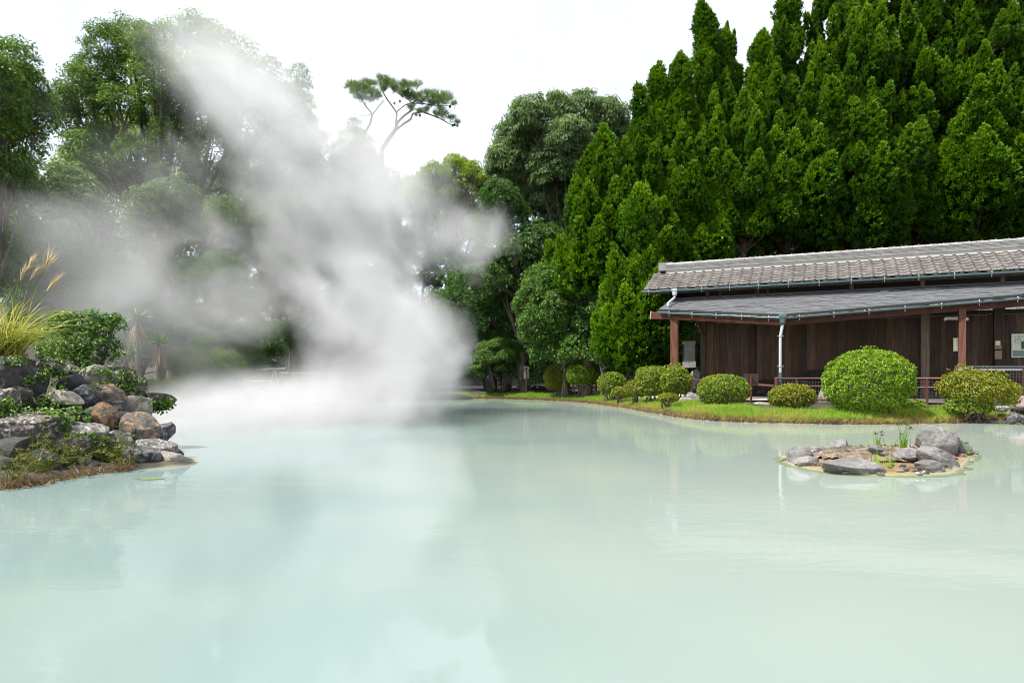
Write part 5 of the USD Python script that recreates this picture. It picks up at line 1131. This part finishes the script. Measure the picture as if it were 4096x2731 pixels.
# ------------------------------------------------------------ grass on the far bank
g = np.random.default_rng(77)
def grass_tuft(seed, n, L, W, droop, spread):
    g = np.random.default_rng(seed)
    b = np.column_stack([g.normal(size=n) * spread, g.normal(size=n) * spread, np.zeros(n)])
    return blades(g, b, np.column_stack([g.normal(size=n) * .38, g.normal(size=n) * .38, np.ones(n)]), L * g.uniform(.6, 1.3, n), W, droop)
GT = [grass_tuft(s, 16, 1., .055, .35, .16) for s in (1, 2, 3, 4)]
GD = [grass_tuft(s, 16, 1., .06, .9, .2) for s in (5, 6, 7)]
sr = np.array(SR); seg = np.linalg.norm(np.diff(sr, axis=0), axis=1); cum = np.concatenate([[0], np.cumsum(seg)])
def along(n, o0, o1, g, pw=1.):
    u = g.uniform(0, cum[-1], n); x = np.interp(u, cum, sr[:, 0]); y = np.interp(u, cum, sr[:, 1])
    x2, y2 = np.interp(u + .05, cum, sr[:, 0]), np.interp(u + .05, cum, sr[:, 1])
    t = unit(np.column_stack([x2 - x, y2 - y]) + 1e-9); nr = np.column_stack([-t[:, 1], t[:, 0]])
    o = o0 + (o1 - o0) * g.random(n) ** pw
    q_ = np.column_stack([x, y]) + nr * o[:, None]
    ok = ~shapely.contains(pond.buffer(-.02), shapely.points(q_[:, 0], q_[:, 1]))
    return q_[ok], o[ok]
def grass(name, n, o0, o1, protos, mt, s0, s1, g, pw=1., lift=0., keep=None):
    q_, o = along(n, o0, o1, g, pw)
    pt = meshkit.fbm(np.column_stack([q_ * 1.3, 0 * q_[:, 0]]), 3, 5)
    ok = np.ones(len(q_), bool) if keep is None else keep(q_, o, pt)
    q_, o, pt = q_[ok], o[ok], pt[ok]
    z = gz(q_[:, 0], q_[:, 1]) + lift
    up = np.column_stack([g.normal(size=len(q_)) * .15, g.normal(size=len(q_)) * .15 - .12, np.ones(len(q_))])
    scatter(name, protos, mt, np.column_stack([q_, z]), quat_z_to(g, up), g.uniform(s0, s1, len(q_)) * (.75 + .5 * pt), kind='stuff', rng=g)
grass('green_grass', 13000, .15, 1.6, GT, 'grass_green', .06, .14, g, 1.1, keep=lambda q_, o, pt: ((pt + g.normal(size=len(o)) * .1 > .46) | (o > .5)) & (o < .95 + .5 * pt))
grass('yellow_grass', 9500, .04, 1.0, GT, 'grass_yellow', .055, .12, g, 1.2, keep=lambda q_, o, pt: (pt + g.normal(size=len(o)) * .12 < .53) & (q_[:, 1] < 25))
grass('dry_grass', 3000, .0, .2, GD, 'grass_brown', .06, .12, g, .9)
# reeds and grass on the islet, each tuft a thing
def islet_tuft(label, zx, zy, hpx, n, seed, heads=0):
    g = np.random.default_rng(seed); px, py = Z5(zx, zy); b = G(px, py, .06); k = b[1] / F
    t = thing('reed_tuft', label, 'grass tuft')
    L = hpx * .4447 * k
    v, f, r = blades(g, b + g.normal(size=(n, 3)) * [.03, .03, 0], np.column_stack([g.normal(size=n) * .16, g.normal(size=n) * .16, np.ones(n)]), L * g.uniform(.5, 1.05, n), .007, .12)
    put('blades', v, f, 'grass_green', t, rnd=r)
    if heads:
        out = []; m = MB()
        for _ in range(heads):
            e = b + np.array([g.normal() * .07, g.normal() * .05, L * g.uniform(.85, 1.2)]); m.tube([b, (b + e) / 2 + g.normal(size=3) * .01, e], [.003, .003, .002], 4)
            out.append(spikes(g, np.tile(e, (14, 1)), sphere_dirs(g, 14, -.2), .035, .009))
        m.build('stalks', 'grass_green', t); v, f, r = merge(*out); put('seed_heads', v, f, 'sedge', t, rnd=r)
islet_tuft('tallest reed tuft with seed heads behind the islet earth', 1265, 445, 190, 46, 1, 6)
islet_tuft('tall thin reed tuft left of the tallest one behind the islet', 1050, 420, 125, 26, 2, 2)
islet_tuft('thin sparse reed between the two tall tufts behind the islet', 1160, 460, 140, 12, 3, 2)
islet_tuft('bright grass tuft growing from the front orange rim of the islet', 1045, 590, 150, 30, 4)
islet_tuft('small grass tuft right of the bright one at the front of the islet', 1160, 605, 100, 16, 5)
islet_tuft('short grass tuft beside the upright dark islet rock', 812, 450, 80, 18, 6)
islet_tuft('short grass tuft at the back middle of the islet', 925, 455, 80, 14, 7)
islet_tuft('tiny dark grass tuft on the islet earth above the long pale rock', 805, 545, 45, 14, 8)
islet_tuft('little weed between the two left islet rocks and the earth', 545, 500, 50, 14, 9)
islet_tuft('small leafy weed at the right end of the islet', 1862, 480, 80, 8, 10, 1)
# ------------------------------------------------------------ left bank: pampas, shrub, yuccas, sedge, ivy
g = np.random.default_rng(12)
pg = thing('pampas_grass', 'tall yellow-green pampas grass with feathery tan plumes on the rock pile', 'grass clump')
dp = 7.4; base = P(0, 1425, dp)
n = 330; an = g.uniform(-math.pi, math.pi, n)
di = np.column_stack([np.cos(an) * .55 + .12, np.sin(an) * .4, np.ones(n)])
v, f, r = blades(g, base + g.normal(size=(n, 3)) * [.10, .07, .03], di, g.uniform(.5, 1.1, n), .012, g.uniform(.8, 1.9, n), 7)
put('blades', v, f, 'pampas_blade', pg, rnd=r)
n = 60; v, f, r = blades(g, base + g.normal(size=(n, 3)) * [.12, .07, .03], np.column_stack([g.uniform(-.2, .9, n), g.normal(size=n) * .3, np.ones(n)]), g.uniform(.65, .95, n), .011, g.uniform(.6, 1.3, n), 7)
put('arching_blades', v, f, 'pampas_blade', pg, rnd=r)
for (bx, by, tx, ty) in ((178, 1078, 222, 992), (112, 1070, 140, 1018), (130, 1108, 165, 1062), (86, 1112, 105, 1062), (195, 1152, 248, 1085)):
    b, e = P(bx, by, dp), P(tx, ty, dp); a = unit(e - b)
    m = MB(); m.tube([base, base * .55 + b * .45 + [-.03, 0, .02], b], [.006, .005, .004], 5); m.build('stalk', 'pampas_blade', pg)
    n = 34; L = np.linalg.norm(e - b); s0 = b + np.outer(g.uniform(-.25, .3, n) * L, a)
    v, f, r = blades(g, s0, a + g.normal(size=(n, 3)) * .17, L * g.uniform(.7, 1.1, n), .008, .18, 4); put('plume', v, f, 'pampas_plume', pg, rnd=r)
tree('camellia_shrub', 'glossy dark green shrub right of the tall yellow grass on the rock pile', 'shrub', 8.7, [(230, 1340, 62), (300, 1310, 58), (370, 1300, 55), (430, 1310, 50), (260, 1400, 60), (340, 1390, 65), (410, 1385, 55), (200, 1400, 45), (460, 1290, 34), (310, 1445, 50), (240, 1300, 34)], 'big', 'camellia_leaf', .14, None, .7, seed=60, stems=3, tr=.02, dspread=.12)
def yucca(label, px, py, d, r, seed, skirt):
    g = np.random.default_rng(seed); t = thing('spiky_plant', label, 'yucca'); c = P(px, py, d); R = r * d / F
    n = 90; dr = sphere_dirs(g, n, -.15); v, f, q_ = blades(g, np.tile(c, (n, 1)), dr, R * g.uniform(.8, 1.1, n), R * .085, .12, 3); put('green_leaves', v, f, 'yucca_leaf', t, rnd=q_)
    n = 120; dr = sphere_dirs(g, n, -.5) * [.4, .4, .25] + [0, 0, -.6]; v, f, q_ = blades(g, np.tile(c, (n, 1)) - g.uniform(0, .8, (n, 1)) * [0, 0, R], dr, skirt * d / F * g.uniform(.35, .7, n), R * .06, .5, 3); put('dry_skirt', v, f, 'yucca_dry', t, rnd=q_)
    m = MB(); m.tube([[c[0], c[1], float(gz(c[0], c[1])) - .1], c], [.06, .05], 7); m.build('stem', 'bark', t)
yucca('spiky plant with green crown and hanging dry skirt, nearest the water on the left bank', 636, 1372, 15.8, 62, 1, 140)
yucca('upper spiky plant with long brown dry skirt behind the glossy shrub', 552, 1275, 16.4, 62, 2, 150)
yucca('dark spiky plant between the two with dry skirts, in the shade', 535, 1420, 16.8, 70, 3, 90)
yucca('faint spiky plant left of the upper one, in the steam', 505, 1390, 17.5, 60, 4, 60)
# drooping sedge over the water behind the pile
g = np.random.default_rng(19)
n = 420; px, py = g.uniform(625, 745, n), g.uniform(1525, 1600, n)
b = np.array([P(a, c, 15.9 + g.normal() * .25) for a, c in zip(px, py)])
v, f, r = blades(g, b, np.column_stack([g.normal(size=n) * .5, -.4 + g.normal(size=n) * .3, np.full(n, .5)]), g.uniform(.35, .75, n), .012, 1.1, 4)
put('drooping_sedge', v, f, 'sedge', rnd=r, label='drooping grass hanging over the water behind the ivy-draped rock', cat='grass', kind='stuff')
# brown sedge at the waterline in front of the pile
g = np.random.default_rng(23)
slp = np.array([p for p in SL[:6]]); n = 4600
u = g.uniform(0, 1, n) ** 1.1 * .93; w = np.linspace(0, 1, 6)
bx, by = np.interp(u, w, slp[:, 0]), np.interp(u, w, slp[:, 1])
o = -.03 + g.random(n) * (.95 - .6 * u); bx, by = bx - o * .45, by + o
cl = meshkit.fbm(np.column_stack([bx * 3.2, by * 3.2, 0 * bx]), 3, 8); ok = (cl > .43) | (o < .12); bx, by, o, cl = bx[ok], by[ok], o[ok], cl[ok]; n = len(bx)
z = gz(bx, by) - .01; front = o < .12
for nm, mt, sel, L, W, dr in (('dry_sedge', 'grass_brown', front | (g.random(n) < .10), .15, .005, .9), ('green_sedge', 'sedge', ~front & (g.random(n) < .8), .25, .005, .5)):
    k = int(sel.sum()); v, f, r = blades(g, np.column_stack([bx, by, z])[sel], np.column_stack([g.normal(size=k) * .7, -.25 + g.normal(size=k) * .5, np.ones(k)]), L * (.35 + 1.3 * g.random(k) ** 1.8) * (.6 + cl[sel]), W, dr * g.uniform(.4, 1.6, k), 4)
    put(nm, v, f, mt, rnd=r, kind='stuff')
out = []
for _ in range(120):
    i = g.integers(n); L = g.uniform(.10, .28); p = np.array([bx[i], by[i], z[i] + L]) + g.normal(size=3) * [.05, .05, .02]
    out.append(spikes(g, np.tile(p, (11, 1)), sphere_dirs(g, 11, -.2), .038, .010, lo=.5, hi=1.))
v, f, r = merge(*out); put('sedge_flowers', v, f, 'sedge', rnd=r, kind='stuff')
# ivy: cast onto the rocks where it grows
allv = []; allf = []; nn_ = 0
for v_, f_ in ROCKS.values():
    allv.append(v_); allf.append(f_ + nn_); nn_ += len(v_)
rm = trimesh.Trimesh(np.vstack(allv), np.vstack(allf), process=False)
def ivy(label, areas, seed, lf='ivy_leaf', L=.036, dens=1.):
    g = np.random.default_rng(seed); pts = []
    for cx, cy, rx, ry in areas:
        n = int(dens * rx * ry / 16); a = g.uniform(0, 2 * math.pi, n); q_ = np.sqrt(g.random(n))
        pts.append(np.column_stack([cx + np.cos(a) * q_ * rx, cy + np.sin(a) * q_ * ry]))
    pts = np.vstack(pts); D = np.array([P(x, y, 1.) for x, y in pts]) - [0, 0, EYE]
    loc, ir, it = rm.ray.intersects_location(np.tile([0, 0, EYE], (len(D), 1)), D, multiple_hits=False)
    if len(loc) == 0: return
    ok = loc[:, 1] < 12; loc, it = loc[ok], it[ok]
    nr = rm.face_normals[it]; nr = nr * np.sign((nr * -unit(loc - [0, 0, EYE])).sum(1, keepdims=True))
    pts_ = loc + nr * g.uniform(.008, .05, (len(loc), 1)) + g.normal(size=loc.shape) * .012
    v, f, r = leaves(g, pts_, nr * .6 + [0, -.3, .7] + g.normal(size=loc.shape) * .4, L, L * .9, fold=.15)
    m = MB().add(v, f, r)
    for _ in range(int(len(loc) / 14)):
        i, j = g.integers(len(loc), size=2)
        if np.linalg.norm(loc[i] - loc[j]) < .28: m.tube([loc[i] + nr[i] * .012, (loc[i] + loc[j]) / 2 + nr[i] * .03, loc[j] + nr[j] * .012], .003, 4, r=.3)
    m.build('ivy', lf, None, label=label, cat='ivy', kind='stuff')
ivy('curtain of bright ivy hanging down the upper left of the rock pile', [(205, 1500, 56, 44), (225, 1545, 42, 36), (170, 1490, 26, 26), (120, 1520, 26, 16), (100, 1545, 18, 14)], 1, dens=.75)
ivy('ivy trailing over the dark rocks in the middle of the pile', [(180, 1610, 34, 26), (215, 1625, 30, 34), (260, 1625, 34, 14), (300, 1635, 34, 20), (330, 1655, 34, 18), (200, 1660, 40, 16), (120, 1605, 30, 10), (280, 1665, 30, 20), (350, 1680, 20, 18)], 2)
ivy('line of ivy along the top of the long low boulder', [(30, 1662, 40, 10), (90, 1652, 40, 9), (150, 1650, 40, 9), (220, 1662, 30, 12), (265, 1680, 24, 20), (265, 1720, 14, 30)], 3)
ivy('ivy patch on the rocks cut by the left edge', [(15, 1610, 26, 22), (50, 1620, 34, 12), (15, 1650, 22, 20)], 4)
ivy('yellowish ivy draped over the right end of the crest', [(400, 1485, 44, 14), (470, 1495, 60, 22), (520, 1520, 50, 36), (440, 1530, 40, 16), (380, 1550, 30, 12), (540, 1555, 30, 16)], 5, L=.036)
ivy('ivy hanging from the flat brown rock at the back tip of the pile', [(640, 1610, 40, 18), (660, 1625, 34, 26), (640, 1650, 22, 30)], 6, L=.045, dens=1.5)
ivy('small ivy patch on the broad grey boulder', [(310, 1738, 34, 8), (365, 1740, 30, 10), (390, 1750, 20, 8)], 7)
ivy('creeping leaves on the crest rocks under the glossy shrub', [(270, 1450, 60, 14), (320, 1480, 30, 20), (200, 1440, 40, 12), (60, 1450, 60, 16), (250, 1500, 30, 20)], 8)
# broad tan leaves by the crest
# ------------------------------------------------------------ houses far behind the conifers
def house(label, x0, x1, ytop, d, wall, band, seed):
    g = np.random.default_rng(seed); t = thing('far_house', label, 'house'); a, b = P(x0, HY, d), P(x1, HY, d); z1 = P(0, ytop, d)[2]; zg = .4
    m = MB(); m.box((a[0], d, zg), (b[0], d + 6, z1)); m.build('wall', wall, t)
    m = MB(); m.box((a[0] - .3, d - .3, z1), (b[0] + .3, d + 6.3, z1 + .18)); m.build('roof', 'house_roof', t)
    if band: m = MB(); m.box((a[0] - .05, d - .05, z1 - 2.6), (b[0] + .05, d - .003, z1 - 1.6)); m.build('wall_band', band, t)
    for x in np.arange(a[0] + .8, b[0] - 1.2, 2.2):
        for z in np.arange(zg + 1., z1 - 1.2, 2.7):
            m = MB(); m.box((x, d - .03, z), (x + 1.1, d - .004, z + 1.2)); w = m.build('window', 'house_white', t)
            m = MB(); m.box((x + .06, d - .045, z + .06), (x + 1.04, d - .031, z + 1.14)); m.build('pane', 'house_glass', w)
house('cream and red building glimpsed between the conifer trunks left of the roof middle', 3080, 3430, 780, 46, 'house_cream', 'house_red', 1)
house('pale building glimpsed through the conifers at the right edge', 3960, 4350, 760, 44, 'house_cream', None, 2)
house('white building glimpsed under the dark trees left of the pavilion', 2150, 2520, 1000, 48, 'house_white', None, 3)
# ------------------------------------------------------------ steam rising from the hot water
st = tag(UsdGeom.Xform.Define(stage, '/World/steam'), 'white steam billowing up from the hot pond', 'steam', kind='stuff')
ico = trimesh.creation.icosphere(2)
def steam(name, dens, scale, k, puffs):
    """puffs: px, py, half width, half height (photo px), distance, half depth in metres, weight."""
    bodies, pts = [], []
    for px, py, rx, rz_, d, dep, w in puffs:
        c = P(px, py, d); r = np.array([rx * d / F, dep, rz_ * d / F]); bodies.append((c, r, w)); pts.append(c + ico.vertices * r)
    steam_mat('steam_' + name, bodies, dens, scale, k)
    h = trimesh.convex.convex_hull(np.vstack(pts))
    put('steam_bank', h.vertices, h.faces, 'steam_' + name, st)
steam('low', .38, .8, .72, [
 (1540, 1400, 430, 420, 15.5, 7., 1.), (1240, 1640, 620, 280, 14.5, 6.5, 1.), (1720, 1380, 290, 350, 15.5, 6., .88), (1430, 1120, 430, 360, 16.5, 6.5, .95),
 (980, 1670, 490, 240, 13.5, 6., .9), (1250, 1800, 760, 125, 11.2, 4., .9), (1690, 1590, 330, 210, 14.5, 5., .9), (640, 1700, 320, 150, 11.5, 3.6, .7)])
steam('high', .27, .7, .66, [
 (1560, 930, 380, 320, 17, 6.5, .9), (1230, 900, 400, 360, 17.5, 6.5, .95), (1180, 620, 400, 420, 18, 6.5, .95), (990, 350, 450, 350, 18.5, 6.5, .9), (850, 180, 450, 240, 18.5, 5.5, .7),
 (1880, 960, 270, 220, 17, 5., .9), (900, 1180, 420, 340, 16.5, 6., .9), (1620, 720, 350, 280, 18, 6., .8), (1490, 640, 330, 230, 19, 5.5, .95)])
steam('left', .15, .6, .55, [
 (400, 960, 300, 290, 15, 4.5, 1.1), (740, 1330, 460, 380, 16, 5., .6), (330, 1220, 420, 320, 15, 4.5, .7), (620, 780, 520, 420, 17, 5.5, .55), (120, 880, 330, 260, 15, 4., .5), (880, 380, 480, 420, 18, 5.5, .6)])
